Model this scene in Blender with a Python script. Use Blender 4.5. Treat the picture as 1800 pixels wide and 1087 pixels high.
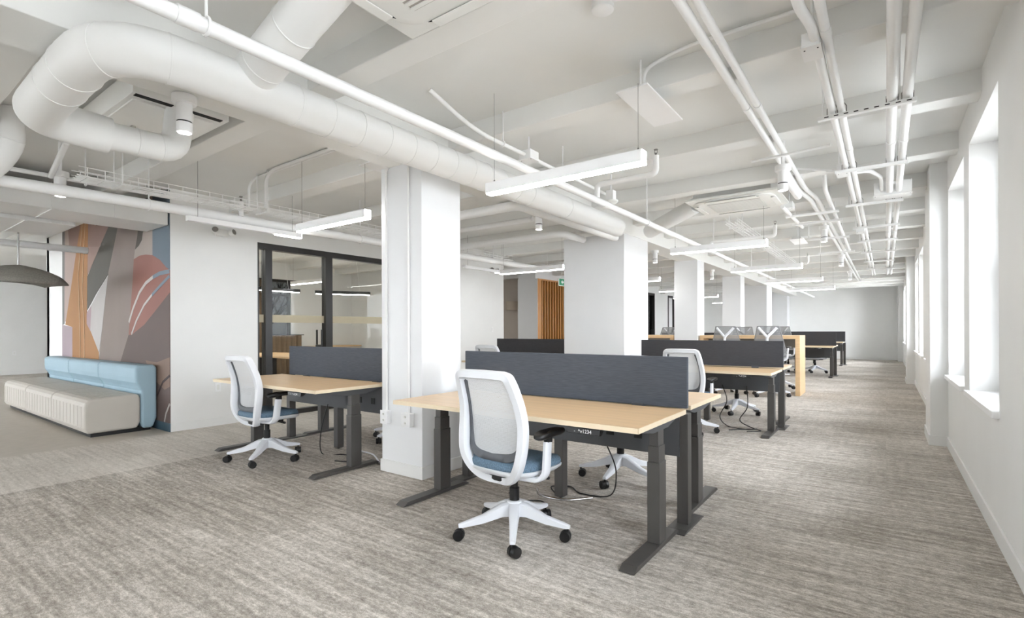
import bpy, math, random
from mathutils import Vector, Matrix
random.seed(7)
S = bpy.context.scene
COL = S.collection
for o in list(bpy.data.objects): bpy.data.objects.remove(o)

# ------------------------------------------------------------------ camera
YAW, ROLL, CAMH = math.radians(36.185), math.radians(-0.2036), 1.235
cf = Vector((-math.sin(YAW), math.cos(YAW), 0)); cr = Vector((math.cos(YAW), math.sin(YAW), 0)); cu = Vector((0, 0, 1))
r3 = cr*math.cos(ROLL) + cu*math.sin(ROLL); u3 = cu*math.cos(ROLL) - cr*math.sin(ROLL)
cam = bpy.data.cameras.new('camera'); camo = bpy.data.objects.new('camera', cam); COL.objects.link(camo)
camo.matrix_world = Matrix(((r3.x, u3.x, -cf.x, 0), (r3.y, u3.y, -cf.y, 0), (r3.z, u3.z, -cf.z, CAMH), (0, 0, 0, 1)))
cam.sensor_width = 36; cam.lens = 898/1800*36; cam.shift_y = 37/1800; cam.clip_start = 0.05; cam.clip_end = 200
S.camera = camo

# ------------------------------------------------------------------ sky and exposure
W = bpy.data.worlds.new('overcast_sky'); S.world = W; W.use_nodes = True
bg = W.node_tree.nodes['Background']; bg.inputs[0].default_value = (0.93, 0.96, 1.0, 1); bg.inputs[1].default_value = 5.0
S.view_settings.view_transform = 'Standard'; S.view_settings.look = 'None'
S.view_settings.exposure = 2.06; S.view_settings.gamma = 1; S.view_settings.use_curve_mapping = False
LAMP = 10.0          # strength of the linear lamps' diffusers

# ------------------------------------------------------------------ materials
def lin(r, g, b):
    f = lambda c: (c/255/12.92) if c/255 <= 0.04045 else ((c/255+0.055)/1.055)**2.4
    return (f(r), f(g), f(b), 1)
M = {}
def mat(name, rgb, rough=0.5, metal=0.0, spec=0.5, emit=None, noise=None, bump=None, coord='Object'):
    m = bpy.data.materials.new(name); m.use_nodes = True; nt = m.node_tree; b = nt.nodes['Principled BSDF']
    c = lin(*rgb); b.inputs['Base Color'].default_value = c; b.inputs['Roughness'].default_value = rough
    b.inputs['Metallic'].default_value = metal; b.inputs['Specular IOR Level'].default_value = spec
    if emit:
        b.inputs['Emission Color'].default_value = (emit[0], emit[1], emit[2], 1); b.inputs['Emission Strength'].default_value = emit[3]
    if noise or bump:
        tc = nt.nodes.new('ShaderNodeTexCoord'); mp = nt.nodes.new('ShaderNodeMapping')
        nt.links.new(tc.outputs[coord], mp.inputs[0])
        sc = (noise or bump)[0]; mp.inputs['Scale'].default_value = sc
        nz = nt.nodes.new('ShaderNodeTexNoise'); nz.inputs['Scale'].default_value = 1; nz.inputs['Detail'].default_value = 4
        nt.links.new(mp.outputs[0], nz.inputs[0])
        if noise:
            rp = nt.nodes.new('ShaderNodeValToRGB'); a = noise[1]
            rp.color_ramp.elements[0].position = 0.3; rp.color_ramp.elements[1].position = 0.7
            rp.color_ramp.elements[0].color = (c[0]*(1-a), c[1]*(1-a), c[2]*(1-a), 1)
            rp.color_ramp.elements[1].color = (min(1, c[0]*(1+a)), min(1, c[1]*(1+a)), min(1, c[2]*(1+a)), 1)
            nt.links.new(nz.outputs[0], rp.inputs[0]); nt.links.new(rp.outputs[0], b.inputs['Base Color'])
        if bump:
            bp = nt.nodes.new('ShaderNodeBump'); bp.inputs['Strength'].default_value = bump[1]; bp.inputs['Distance'].default_value = 0.003
            nt.links.new(nz.outputs[0], bp.inputs['Height']); nt.links.new(bp.outputs[0], b.inputs['Normal'])
    M[name] = m; return m
mat('wall_paint', (238, 238, 236), 0.6, noise=((3, 3, 3), 0.012))
mat('ceiling_paint', (236, 236, 233), 0.65, noise=((2, 2, 2), 0.015))
mat('column_paint', (238, 239, 240), 0.5, noise=((3, 3, 3), 0.012))
mat('duct_paint', (240, 240, 238), 0.45, bump=((25, 25, 6), 0.15))
mat('pipe_paint', (242, 242, 241), 0.4, noise=((8, 8, 8), 0.012))
mat('unit_plastic', (236, 236, 232), 0.4, noise=((5, 5, 5), 0.01))
mat('grille_grey', (176, 172, 164), 0.6, noise=((20, 20, 20), 0.05))
mat('dark_gap', (22, 22, 22), 0.7, noise=((10, 10, 10), 0.1))
mat('black_plastic', (24, 24, 25), 0.4, noise=((20, 20, 20), 0.12))
mat('black_frame', (30, 27, 24), 0.35, noise=((6, 6, 6), 0.1))
mat('dark_steel', (84, 82, 80), 0.42, 0.25, noise=((15, 15, 3), 0.04))
mat('panel_steel', (80, 82, 85), 0.5, 0.1, noise=((8, 8, 8), 0.04))
mat('chrome', (200, 200, 200), 0.2, 1.0, noise=((8, 8, 8), 0.02))
mat('grey_metal', (140, 138, 134), 0.4, 0.6, noise=((8, 8, 8), 0.03))
mat('chair_white', (232, 234, 238), 0.35, noise=((6, 6, 6), 0.01))
mat('chair_grey', (92, 95, 100), 0.5, noise=((20, 20, 20), 0.05))
mat('seat_blue', (98, 121, 140), 0.85, noise=((120, 120, 120), 0.25), bump=None)
mat('seat_grey', (150, 150, 150), 0.8, noise=((90, 90, 90), 0.1))
mat('screen_fabric', (80, 85, 94), 0.9, noise=((14, 14, 380), 0.22))
mat('screen_dark', (62, 63, 67), 0.9, noise=((14, 14, 380), 0.18))
mat('oak_slat', (196, 138, 72), 0.45, noise=((30, 30, 2.2), 0.14))
mat('oak_shade', (88, 56, 28), 0.6, noise=((30, 30, 2.2), 0.14))  # slat oak darkened to paint the shade in the gaps between slats
mat('oak_table', (226, 192, 148), 0.4, noise=((2.2, 34, 34), 0.08))
mat('desk_wood', (220, 188, 147), 0.32, noise=((1.4, 26, 26), 0.07))
mat('desk_edge', (238, 220, 190), 0.35, noise=((2, 20, 20), 0.03))
mat('vinyl_grey', (180, 172, 160), 0.42, noise=((9, 9, 9), 0.05))
mat('sofa_seat', (198, 192, 183), 0.55, noise=((2, 2, 2), 0.03))
mat('sofa_back', (160, 186, 199), 0.6, noise=((2, 2, 2), 0.03))
mat('felt_grey', (128, 124, 116), 0.95, noise=((60, 60, 60), 0.14))
mat('curtain_brown', (128, 108, 86), 0.9, noise=((4, 4, 40), 0.08))
mat('bark', (60, 54, 50), 0.95, noise=((9, 9, 3), 0.2))
mat('lamp_white', (245, 245, 245), 0.35, noise=((5, 5, 5), 0.01))
mat('exit_green', (20, 110, 74), 0.5, emit=(0.02, 0.35, 0.18, 0.08), noise=((9, 9, 9), 0.02))
mat('sign_white', (240, 244, 240), 0.5, noise=((9, 9, 9), 0.01))
mat('baseboard_paint', (236, 236, 234), 0.45, noise=((3, 3, 3), 0.01))
mat('baseboard_teal', (60, 84, 98), 0.5, noise=((3, 3, 3), 0.03))
mat('cable_black', (20, 20, 20), 0.5, noise=((9, 9, 9), 0.1))
mat('cable_copper', (190, 120, 90), 0.5, noise=((9, 9, 9), 0.1))
mat('beige_wall', (206, 196, 186), 0.7, noise=((3, 3, 3), 0.02))
mat('lamp_shade_beige', (214, 200, 182), 0.7, noise=((9, 9, 9), 0.03))
mat('outdoor_wall', (150, 146, 140), 0.9, noise=((2, 2, 2), 0.15))
mat('lettering_white', (235, 235, 235), 0.5, noise=((9, 9, 9), 0.01))
mat('street_concrete', (190, 188, 184), 0.9, noise=((0.5, 0.5, 0.5), 0.08))
mat('frost_film', (196, 186, 160), 0.8, noise=((9, 9, 9), 0.02))

def emitter(name, rgb, strength):
    m = bpy.data.materials.new(name); m.use_nodes = True; nt = m.node_tree; nt.nodes.clear()
    o = nt.nodes.new('ShaderNodeOutputMaterial'); e = nt.nodes.new('ShaderNodeEmission')
    e.inputs[0].default_value = (*rgb, 1); e.inputs[1].default_value = strength
    nt.links.new(e.outputs[0], o.inputs[0]); M[name] = m
emitter('lamp_diffuser', (1.0, 0.985, 0.96), LAMP)
emitter('spot_bulb', (1.0, 0.95, 0.86), 12.0)
emitter('pendant_bulb', (1.0, 0.95, 0.86), 8.0)

def glass(name, tint=(1, 1, 1)):
    m = bpy.data.materials.new(name); m.use_nodes = True; nt = m.node_tree; nt.nodes.clear()
    o = nt.nodes.new('ShaderNodeOutputMaterial'); t = nt.nodes.new('ShaderNodeBsdfTransparent'); g = nt.nodes.new('ShaderNodeBsdfGlossy')
    t.inputs[0].default_value = (*tint, 1); g.inputs[1].default_value = 0.01
    fr = nt.nodes.new('ShaderNodeFresnel'); fr.inputs[0].default_value = 1.18; mx = nt.nodes.new('ShaderNodeMixShader')
    nt.links.new(fr.outputs[0], mx.inputs[0]); nt.links.new(t.outputs[0], mx.inputs[1]); nt.links.new(g.outputs[0], mx.inputs[2])
    nt.links.new(mx.outputs[0], o.inputs[0]); M[name] = m
glass('clear_glass', (0.97, 0.98, 0.97)); glass('window_glass', (0.76, 0.77, 0.78)); glass('plain_glass', (0.98, 0.99, 1.0))

def knit(name, rgb, open_, scale, rough=0.7):
    """woven mesh: a regular grid of small holes in a knit"""
    m = bpy.data.materials.new(name); m.use_nodes = True; nt = m.node_tree; b = nt.nodes['Principled BSDF']
    b.inputs['Base Color'].default_value = lin(*rgb); b.inputs['Roughness'].default_value = rough
    out = nt.nodes['Material Output']; tc = nt.nodes.new('ShaderNodeTexCoord'); mp = nt.nodes.new('ShaderNodeMapping')
    mp.inputs['Scale'].default_value = scale; nt.links.new(tc.outputs['Object'], mp.inputs[0])
    v = nt.nodes.new('ShaderNodeTexVoronoi'); v.inputs['Randomness'].default_value = 0.0; v.inputs['Scale'].default_value = 1
    nt.links.new(mp.outputs[0], v.inputs[0])
    lt = nt.nodes.new('ShaderNodeMath'); lt.operation = 'LESS_THAN'; lt.inputs[1].default_value = open_
    nt.links.new(v.outputs['Distance'], lt.inputs[0])
    tr = nt.nodes.new('ShaderNodeBsdfTransparent'); tl = nt.nodes.new('ShaderNodeBsdfTranslucent'); tl.inputs[0].default_value = lin(*rgb)
    m1 = nt.nodes.new('ShaderNodeMixShader'); m1.inputs[0].default_value = 0.3
    nt.links.new(b.outputs[0], m1.inputs[1]); nt.links.new(tl.outputs[0], m1.inputs[2])
    m2 = nt.nodes.new('ShaderNodeMixShader'); nt.links.new(lt.outputs[0], m2.inputs[0])
    nt.links.new(m1.outputs[0], m2.inputs[1]); nt.links.new(tr.outputs[0], m2.inputs[2]); nt.links.new(m2.outputs[0], out.inputs[0])
    M[name] = m
knit('knit_white', (228, 230, 232), 0.13, (150, 0.001, 130))
knit('knit_grey', (150, 152, 154), 0.27, (120, 0.001, 120))

def carpet(name, dark, light, mid):
    m = bpy.data.materials.new(name); m.use_nodes = True; nt = m.node_tree; b = nt.nodes['Principled BSDF']
    N = nt.nodes.new; L = nt.links.new
    b.inputs['Roughness'].default_value = 0.95; b.inputs['Specular IOR Level'].default_value = 0.1
    tc = N('ShaderNodeTexCoord')
    def noise(sc, detail, rough=0.5):
        mp = N('ShaderNodeMapping'); mp.inputs['Scale'].default_value = sc; L(tc.outputs['Object'], mp.inputs[0])
        n = N('ShaderNodeTexNoise'); n.inputs['Scale'].default_value = 1; n.inputs['Detail'].default_value = detail; n.inputs['Roughness'].default_value = rough
        L(mp.outputs[0], n.inputs[0]); return n.outputs[0]
    def math_(op, a, bb):
        n = N('ShaderNodeMath'); n.operation = op
        for i, x in enumerate((a, bb)):
            if isinstance(x, (int, float)): n.inputs[i].default_value = x
            else: L(x, n.inputs[i])
        return n.outputs[0]
    streak = noise((1.6, 26, 1), 3, 0.6)          # long yarn streaks across the room
    cross = noise((22, 2.6, 1), 2, 0.5)           # faint streaks the other way
    blotch = noise((15, 36, 1), 4, 0.7)           # tufted flecks
    patch = noise((0.9, 1.1, 1), 2)               # broad drift
    grain = noise((160, 210, 1), 2, 0.7)          # loops of the pile
    grain2 = noise((42, 70, 1), 3, 0.7)
    br = N('ShaderNodeTexBrick'); br.inputs['Scale'].default_value = 1; br.inputs['Mortar Size'].default_value = 0.0
    br.inputs['Brick Width'].default_value = 1.0; br.inputs['Row Height'].default_value = 0.5; br.offset = 0.5
    br.inputs['Color1'].default_value = (0.30, 0.30, 0.30, 1); br.inputs['Color2'].default_value = (0.70, 0.70, 0.70, 1)
    L(tc.outputs['Object'], br.inputs[0])
    a = math_('MULTIPLY', streak, 0.50); a = math_('ADD', a, math_('MULTIPLY', cross, 0.13))
    a = math_('ADD', a, math_('MULTIPLY', patch, 0.26)); a = math_('ADD', a, math_('MULTIPLY', blotch, 0.55)); a = math_('ADD', a, math_('MULTIPLY', grain, 0.50))
    a = math_('ADD', a, math_('MULTIPLY', grain2, 0.50)); a = math_('ADD', a, math_('MULTIPLY', br.outputs[0], 0.17))
    a = math_('SUBTRACT', a, 0.785)
    rp = N('ShaderNodeValToRGB'); e = rp.color_ramp.elements
    e[0].position = 0.27; e[0].color = lin(*dark); e[1].position = 0.75; e[1].color = lin(*light)
    k = e.new(0.50); k.color = lin(*mid)
    L(a, rp.inputs[0]); L(rp.outputs[0], b.inputs['Base Color'])
    bp = N('ShaderNodeBump'); bp.inputs['Strength'].default_value = 0.35; bp.inputs['Distance'].default_value = 0.004
    L(grain, bp.inputs['Height']); L(bp.outputs[0], b.inputs['Normal']); M[name] = m
carpet('carpet_grey', (126, 119, 111), (226, 220, 212), (172, 165, 156))
carpet('carpet_pale', (172, 165, 156), (226, 220, 212), (202, 196, 188))

# ------------------------------------------------------------------ geometry helpers
class G:
    def __init__(s): s.v = []; s.f = []
    def add(s, v, f):
        n = len(s.v); s.v += [tuple(p) for p in v]; s.f += [tuple(i+n for i in q) for q in f]; return s
    def box(s, x0, x1, y0, y1, z0, z1):
        return s.add([(x0,y0,z0),(x1,y0,z0),(x1,y1,z0),(x0,y1,z0),(x0,y0,z1),(x1,y0,z1),(x1,y1,z1),(x0,y1,z1)],
                     [(0,3,2,1),(4,5,6,7),(0,1,5,4),(1,2,6,5),(2,3,7,6),(3,0,4,7)])
    def prism(s, poly, axis, a, b):
        """extrude a 2-D polygon along an axis: axis 'x' takes (y,z), 'y' takes (x,z), 'z' takes (x,y)"""
        def P(p, t): return {'x': (t, p[0], p[1]), 'y': (p[0], t, p[1]), 'z': (p[0], p[1], t)}[axis]
        n = len(poly); v = [P(p, a) for p in poly]+[P(p, b) for p in poly]
        fs = [tuple(range(n)), tuple(range(2*n-1, n-1, -1))]+[(i, (i+1) % n, n+(i+1) % n, n+i) for i in range(n)]
        return s.add(v, fs)
    def rings(s, rings, caps=True, closed=False):
        n = len(rings[0]); v = [p for r in rings for p in r]; f = []
        m = len(rings)
        for i in range(m if closed else m-1):
            a = i*n; b = ((i+1) % m)*n
            for j in range(n): f.append((a+j, a+(j+1) % n, b+(j+1) % n, b+j))
        if caps and not closed: f += [tuple(range(n-1, -1, -1)), tuple((m-1)*n+j for j in range(n))]
        return s.add(v, f)
    def tube(s, pts, r, n=10, closed=False, caps=True):
        pts = [Vector(p) for p in pts]; m = len(pts); rr = r if isinstance(r, (list, tuple)) else [r]*m; out = []; up = None
        for i in range(m):
            if closed: t = pts[(i+1) % m]-pts[i-1]
            else: t = pts[min(i+1, m-1)]-pts[max(i-1, 0)]
            t.normalize()
            if up is None: up = Vector((0, 0, 1)) if abs(t.z) < 0.9 else Vector((1, 0, 0))
            u = (up-t*up.dot(t)).normalized(); up = u; w = t.cross(u)
            # keep the section true at bends
            k = 1.0
            if 0 < i < m-1 or closed:
                d0 = (pts[i]-pts[i-1]).normalized(); c = max(0.5, math.sqrt(max(0.0, (1+d0.dot((pts[(i+1) % m]-pts[i]).normalized()))/2))); k = 1/c
            out.append([pts[i]+(u*math.cos(2*math.pi*j/n)+w*math.sin(2*math.pi*j/n))*rr[i]*(k if k < 1.2 else 1) for j in range(n)])
        return s.rings(out, caps, closed)
    def cyl(s, p0, p1, r0, r1=None, n=20):
        return s.tube([p0, p1], [r0, r0 if r1 is None else r1], n)
    def lathe(s, prof, c=(0, 0, 0), n=24, closed=False):
        rs = [[(c[0]+r*math.cos(2*math.pi*j/n), c[1]+r*math.sin(2*math.pi*j/n), c[2]+z) for j in range(n)] for r, z in prof]
        return s.rings(rs, not closed, closed)
    def grid(s, rows, thick=None):
        nr, nc = len(rows), len(rows[0]); v = [tuple(p) for r in rows for p in r]
        f = [(i*nc+j, i*nc+j+1, (i+1)*nc+j+1, (i+1)*nc+j) for i in range(nr-1) for j in range(nc-1)]
        return s.add(v, f)
    def build(s, name, m, parent=None, smooth=None, bevel=0, seg=2, solid=0, sub=0, loc=None):
        me = bpy.data.meshes.new(name); me.from_pydata(s.v, [], s.f); me.validate(); me.update()
        import bmesh as bmm
        bm = bmm.new(); bm.from_mesh(me); bmm.ops.recalc_face_normals(bm, faces=bm.faces); bm.to_mesh(me); bm.free()
        me.materials.append(M[m] if isinstance(m, str) else m)
        if smooth is not None:
            for p in me.polygons: p.use_smooth = True
            me.set_sharp_from_angle(angle=math.radians(smooth))
        o = bpy.data.objects.new(name, me); COL.objects.link(o)
        if parent: o.parent = parent
        if loc: o.location = loc
        if solid:
            q = o.modifiers.new('thickness', 'SOLIDIFY'); q.thickness = solid; q.offset = 0
        if sub:
            q = o.modifiers.new('smooth', 'SUBSURF'); q.levels = sub; q.render_levels = sub
        if bevel:
            q = o.modifiers.new('bevel', 'BEVEL'); q.width = bevel; q.segments = seg; q.limit_method = 'ANGLE'; q.angle_limit = math.radians(40)
        return o
def fillet(pts, rad, n=6):
    pts = [Vector(p) for p in pts]; out = [pts[0]]
    for i in range(1, len(pts)-1):
        a, b, c = pts[i-1], pts[i], pts[i+1]; d0 = (a-b); d1 = (c-b); l = min(rad, d0.length*0.49, d1.length*0.49)
        p, q = b+d0.normalized()*l, b+d1.normalized()*l
        for k in range(n+1):
            t = k/n; out.append(p*(1-t)**2+b*2*t*(1-t)+q*t*t)
    out.append(pts[-1]); return out
def tag(o, label, cat, group=None, kind=None):
    o['label'] = label; o['category'] = cat
    if group: o['group'] = group
    if kind: o['kind'] = kind
    return o
def thing(name, label, cat, loc=(0, 0, 0), rz=0.0, group=None, kind=None):
    o = bpy.data.objects.new(name, None); o.empty_display_size = 0.1; COL.objects.link(o)
    o.location = loc; o.rotation_euler = (0, 0, math.radians(rz)); return tag(o, label, cat, group, kind)
def copy_tree(o, parent=None):
    c = o.copy(); COL.objects.link(c); c.parent = parent
    for ch in list(o.children): copy_tree(ch, c)
    return c
def dup(o, label, loc, rz=0.0, group=None):
    c = copy_tree(o); c.location = loc; c.rotation_euler = (0, 0, math.radians(rz)); c['label'] = label
    if group: c['group'] = group
    return c
def struct(o, label, cat): return tag(o, label, cat, None, 'structure')
def lettering(name, txt, size, m, parent, loc, rot, depth=0.0005):
    cu_ = bpy.data.curves.new(name, 'FONT'); cu_.body = txt; cu_.size = size; cu_.extrude = depth; cu_.align_x = 'CENTER'; cu_.align_y = 'CENTER'
    t = bpy.data.objects.new(name, cu_); me = bpy.data.meshes.new_from_object(t); bpy.data.objects.remove(t)
    o = bpy.data.objects.new(name, me); me.materials.append(M[m]); COL.objects.link(o); o.parent = parent; o.location = loc; o.rotation_euler = rot
    return o

# ================================================================== STRUCTURE
ZC, ZB = 2.98, 2.82                  # slab, beam underside
XR, XL, YM, YB = 0.525, -7.067, 2.578, 24.9
struct(G().box(-5.42, XR, -6, YB, -0.12, 0).build('floor', 'carpet_grey'), 'grey streaked carpet tiles under the desks', 'floor')
struct(G().box(-7.0, -5.42, -6, YB, -0.12, 0.0).build('floor', 'carpet_pale'), 'pale grey carpet strip along the lounge edge and left wall', 'floor')
struct(G().box(-20.2, -7.0, -6, YM+0.12, -0.12, 0.0).build('floor', 'vinyl_grey'), 'smooth greige vinyl floor of the lounge', 'floor')
struct(G().box(-20.2, -7.0, YM+0.12, YB, -0.12, 0.0).build('floor', 'carpet_pale'), 'carpet behind the glass partition and in the side rooms', 'floor')
struct(G().box(-20.3, 0.9, -6.1, YB+0.1, ZC, ZC+0.14).build('ceiling', 'ceiling_paint'), 'white painted concrete ceiling slab', 'ceiling')
struct(G().box(-60, 80, -70, 90, -6.3, -6.0).build('ground', 'street_concrete'), 'unseen pale street far below, added to block sky light from under the windows', 'ground')  # out of view; keeps the sky from lighting the ceiling from below
BEAMS = [1.93+1.345*k for k in range(-5, 17)]
for i, y in enumerate(BEAMS):
    o = G().box(-13.5, XR+0.02, y, y+0.19, ZB, ZC+0.01).build('ceiling_beam', 'ceiling_paint', bevel=0.006)
    struct(o, 'white cross beam under the ceiling slab, number %d counted from the near end' % (i+1), 'beam')
struct(G().box(-3.49, -3.08, -6, YB, 2.65, ZC+0.01).build('ceiling_beam', 'ceiling_paint', bevel=0.006), 'long white beam running lengthwise over the columns', 'beam')

# columns, each with a baseboard
def column(x0, x1, y0, y1, label, top=2.66, base=True):
    o = G().box(x0, x1, y0, y1, 0, top).build('column', 'column_paint', bevel=0.004); struct(o, label, 'column')
    if base:
        e = 0.012; G().box(x0-e, x1+e, y0-e, y1+e, 0, 0.105).build('baseboard', 'baseboard_paint', o, bevel=0.003)
    return o
column(-3.594, -3.09, 2.964, 3.44, 'white square column beside the nearest desk')
column(-4.105, -3.09, 7.008, 7.94, 'broad white column behind the nearest desk divider')
column(-3.567, -3.09, 10.624, 11.097, 'slim white column at the left end of the high oak table')
column(-3.55, -3.09, 14.45, 14.92, 'slim white column rising behind the mesh-back stools')
column(-4.15, -3.09, 18.141, 19.06, 'broad white column nearest the far wall')
column(-4.6, -3.36, 24.3, YB, 'white wall pier on the far wall', ZC)

# right wall with its windows
SILL, HEAD = 0.75, 2.66
WIN = [(-5.4, -4.1), (-3.78, -2.5), (-0.9, 0.4), (0.72, 2.0), (4.02, 5.30), (5.62, 6.93), (7.95, 9.03), (9.36, 10.66), (11.33, 12.65), (12.99, 14.33),  # those before the nearest visible window are unseen, added for daylight fill
       (15.7, 16.98), (17.3, 18.6), (20.0, 21.3), (21.62, 23.2)]
wr = G().box(XR, XR+0.33, -6, YB, 0, SILL).box(XR, XR+0.33, -6, YB, HEAD, ZC)
ys = [-6]+[v for w in WIN for v in w]+[YB]
for a, b in zip(ys[0::2], ys[1::2]): wr.box(XR, XR+0.33, a, b, SILL, HEAD)
struct(wr.build('wall_right', 'wall_paint'), 'white window wall on the right', 'wall')
for i, (a, b) in enumerate([(-1.85, -1.2), (6.99, 7.72), (14.42, 15.15), (23.9, 24.3)]):
    o = G().box(XR-0.148, XR+0.01, a, b, 0, ZC).build('trim_%d' % (i+1), 'wall_paint', bevel=0.004)
    struct(o, ['white pilaster between the added fill windows behind the camera', 'white wall pilaster beyond the two nearest windows', 'second white wall pilaster along the window wall', 'white wall pilaster close to the far wall'][i], 'pilaster')
    G().box(XR-0.16, XR, a-0.012, b+0.012, 0, 0.105).build('baseboard', 'baseboard_paint', o)
ORD = ['first', 'second', 'third', 'fourth', 'fifth', 'sixth', 'seventh', 'eighth', 'ninth', 'tenth', 'eleventh', 'twelfth', 'thirteenth', 'fourteenth']
def window(n, a, b, label):
    w = thing('window_%d' % n, label, 'window', (XR, a, SILL), 0, None, 'structure'); d = b-a; h = HEAD-SILL
    f = G(); x0, x1 = 0.20, 0.27
    for q in ((0, 0.055, 0, h), (d-0.055, d, 0, h)): f.box(x0, x1, q[0], q[1], q[2], q[3])
    f.box(x0, x1, 0, d, 0, 0.06).box(x0, x1, 0, d, h-0.055, h); f.build('window_frame', 'lamp_white', w, bevel=0.004)
    mid = h*0.5; s = G()
    for z0, z1, x in ((0.06, mid+0.02, 0.215), (mid-0.02, h-0.055, 0.24)):
        s.box(x, x+0.025, 0.055, 0.095, z0, z1).box(x, x+0.025, d-0.095, d-0.055, z0, z1).box(x, x+0.025, 0.095, d-0.095, z0, z0+0.04).box(x, x+0.025, 0.095, d-0.095, z1-0.04, z1)
    s.build('sash', 'lamp_white', w)
    gl = 'window_glass' if a < 19 else 'plain_glass'
    G().box(0.225, 0.229, 0.09, d-0.09, 0.1, mid).build('pane', gl, w); G().box(0.25, 0.254, 0.09, d-0.09, mid, h-0.09).build('pane', gl, w)
    G().box(-0.035, 0.21, -0.02, d+0.02, -0.035, 0.005).build('window_sill', 'lamp_white', w, bevel=0.004)
vis = {4: 'nearest tall white window with a deep sill on the right wall', 5: 'second tall window from the camera, before the pilaster'}
for i, (a, b) in enumerate(WIN):
    window(i+1, a, b, vis.get(i, 'tall white sash window, %s along the right wall counting from the unseen ones added behind the camera' % ORD[i]))
bs = G()
for a, b in ((-6, -1.86), (-1.19, 6.978), (7.732, 14.41), (15.16, 23.88), (24.32, YB)): bs.box(XR-0.013, XR, a, b, 0, 0.105)
struct(bs.build('baseboard_right', 'baseboard_paint', bevel=0.002), 'white baseboard under the windows', 'baseboard')

# left wall, glass front opening, mural wall
GY0, GY1, GH = 3.656, 7.05, 2.475
wl = G().box(XL-0.13, XL, YM, GY0, 0, ZC).box(XL-0.13, XL, GY0, GY1, GH, ZC).box(XL-0.13, XL, GY1, 9.338, 0, ZC)
struct(wl.build('wall_left', 'wall_paint'), 'white wall on the left holding the black framed glass front', 'wall')
struct(G().box(-12.65, XL-0.13, 9.2, 9.338, 0, ZC).build('wall_left', 'wall_paint'), 'white end wall of the glazed meeting room', 'wall')
struct(G().box(XL-0.13, XL, 14.7, 18.15, 0, ZC).box(XL-0.13, XL, 18.15, 21.05, 2.6, ZC).box(XL-0.13, XL, 18.8, 20.27, 0, 2.6).box(XL-0.13, XL, 21.05, YB, 0, ZC).build('wall_left', 'wall_paint'), 'far stretch of the white left wall with black door frames', 'wall')
struct(G().box(-12.65, XL-0.13, YM, YM+0.13, 0, ZC).build('wall_lounge', 'wall_paint'), 'lounge wall that carries the mural', 'wall')
struct(G().box(-20.3, 0.86, YB, YB+0.15, 0, ZC).build('wall_back', 'wall_paint'), 'white far end wall of the open office', 'wall')
FW = [(-18.5, -16.0), (-15.2, -12.7), (-11.5, -10.1), (-7.4, -6.2)]  # unseen windows, added for fill light from behind the camera
wf = G().box(-20.3, 0.86, -6.15, -6, 0, 0.6).box(-20.3, 0.86, -6.15, -6, 2.7, ZC); fx = [-20.3]+[v for w_ in FW for v in w_]+[0.86]
for a, b in zip(fx[0::2], fx[1::2]): wf.box(a, b, -6.15, -6, 0.6, 2.7)
struct(wf.build('wall_front', 'wall_paint'), 'white wall behind the camera, pierced by the added fill windows', 'wall')
for i, (a, b) in enumerate(FW):
    w = thing('window_%d' % (20+i), 'wide unseen window added for fill behind the camera, number %d from the lounge side' % (i+1), 'window', (a, -6.08, 0.6), 0, None, 'structure'); d = b-a
    G().box(0, 0.06, -0.03, 0.03, 0, 2.1).box(d-0.06, d, -0.03, 0.03, 0, 2.1).box(0.06, d-0.06, -0.03, 0.03, 0, 0.06).box(0.06, d-0.06, -0.03, 0.03, 2.04, 2.1).box(d/2-0.03, d/2+0.03, -0.03, 0.03, 0.06, 2.04).build('window_frame', 'lamp_white', w)
    G().box(0.05, d/2-0.02, -0.003, 0.003, 0.05, 2.05).build('pane', 'plain_glass', w); G().box(d/2+0.02, d-0.05, -0.003, 0.003, 0.05, 2.05).build('pane', 'plain_glass', w)
struct(G().box(-20.35, -20.2, -6, YB, 0, ZC).build('wall_far_left', 'wall_paint'), 'plain white wall at the far side of the lounge', 'wall')
struct(G().box(-14.1, -12.85, 3.0, 3.4, 0, ZC).build('column', 'column_paint'), 'white pier left of the mural behind the blue sofa', 'column')
struct(G().box(-15.5, -14.1, 3.15, 3.25, 2.35, ZC).build('trim_5', 'wall_paint'), 'white bulkhead over the passage left of the mural', 'bulkhead')
bl = G().box(XL, XL+0.013, YM, GY0, 0, 0.105).box(XL, XL+0.013, GY1, 9.34, 0, 0.105)
struct(bl.build('baseboard_left', 'baseboard_paint', bevel=0.002), 'white baseboard of the left wall', 'baseboard')
struct(G().box(-11.66, XL, YM-0.013, YM, 0, 0.105).build('baseboard_lounge', 'baseboard_teal', bevel=0.002), 'dark teal baseboard under the mural', 'baseboard')
struct(G().box(-20.2, -20.185, -6, 12, 0, 0.11).build('baseboard_far_left', 'baseboard_paint'), 'white baseboard across the lounge passage', 'baseboard')
struct(G().box(-13, 0.5, YB-0.013, YB, 0, 0.105).build('baseboard_back', 'baseboard_paint'), 'white baseboard of the far end wall', 'baseboard')
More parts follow.
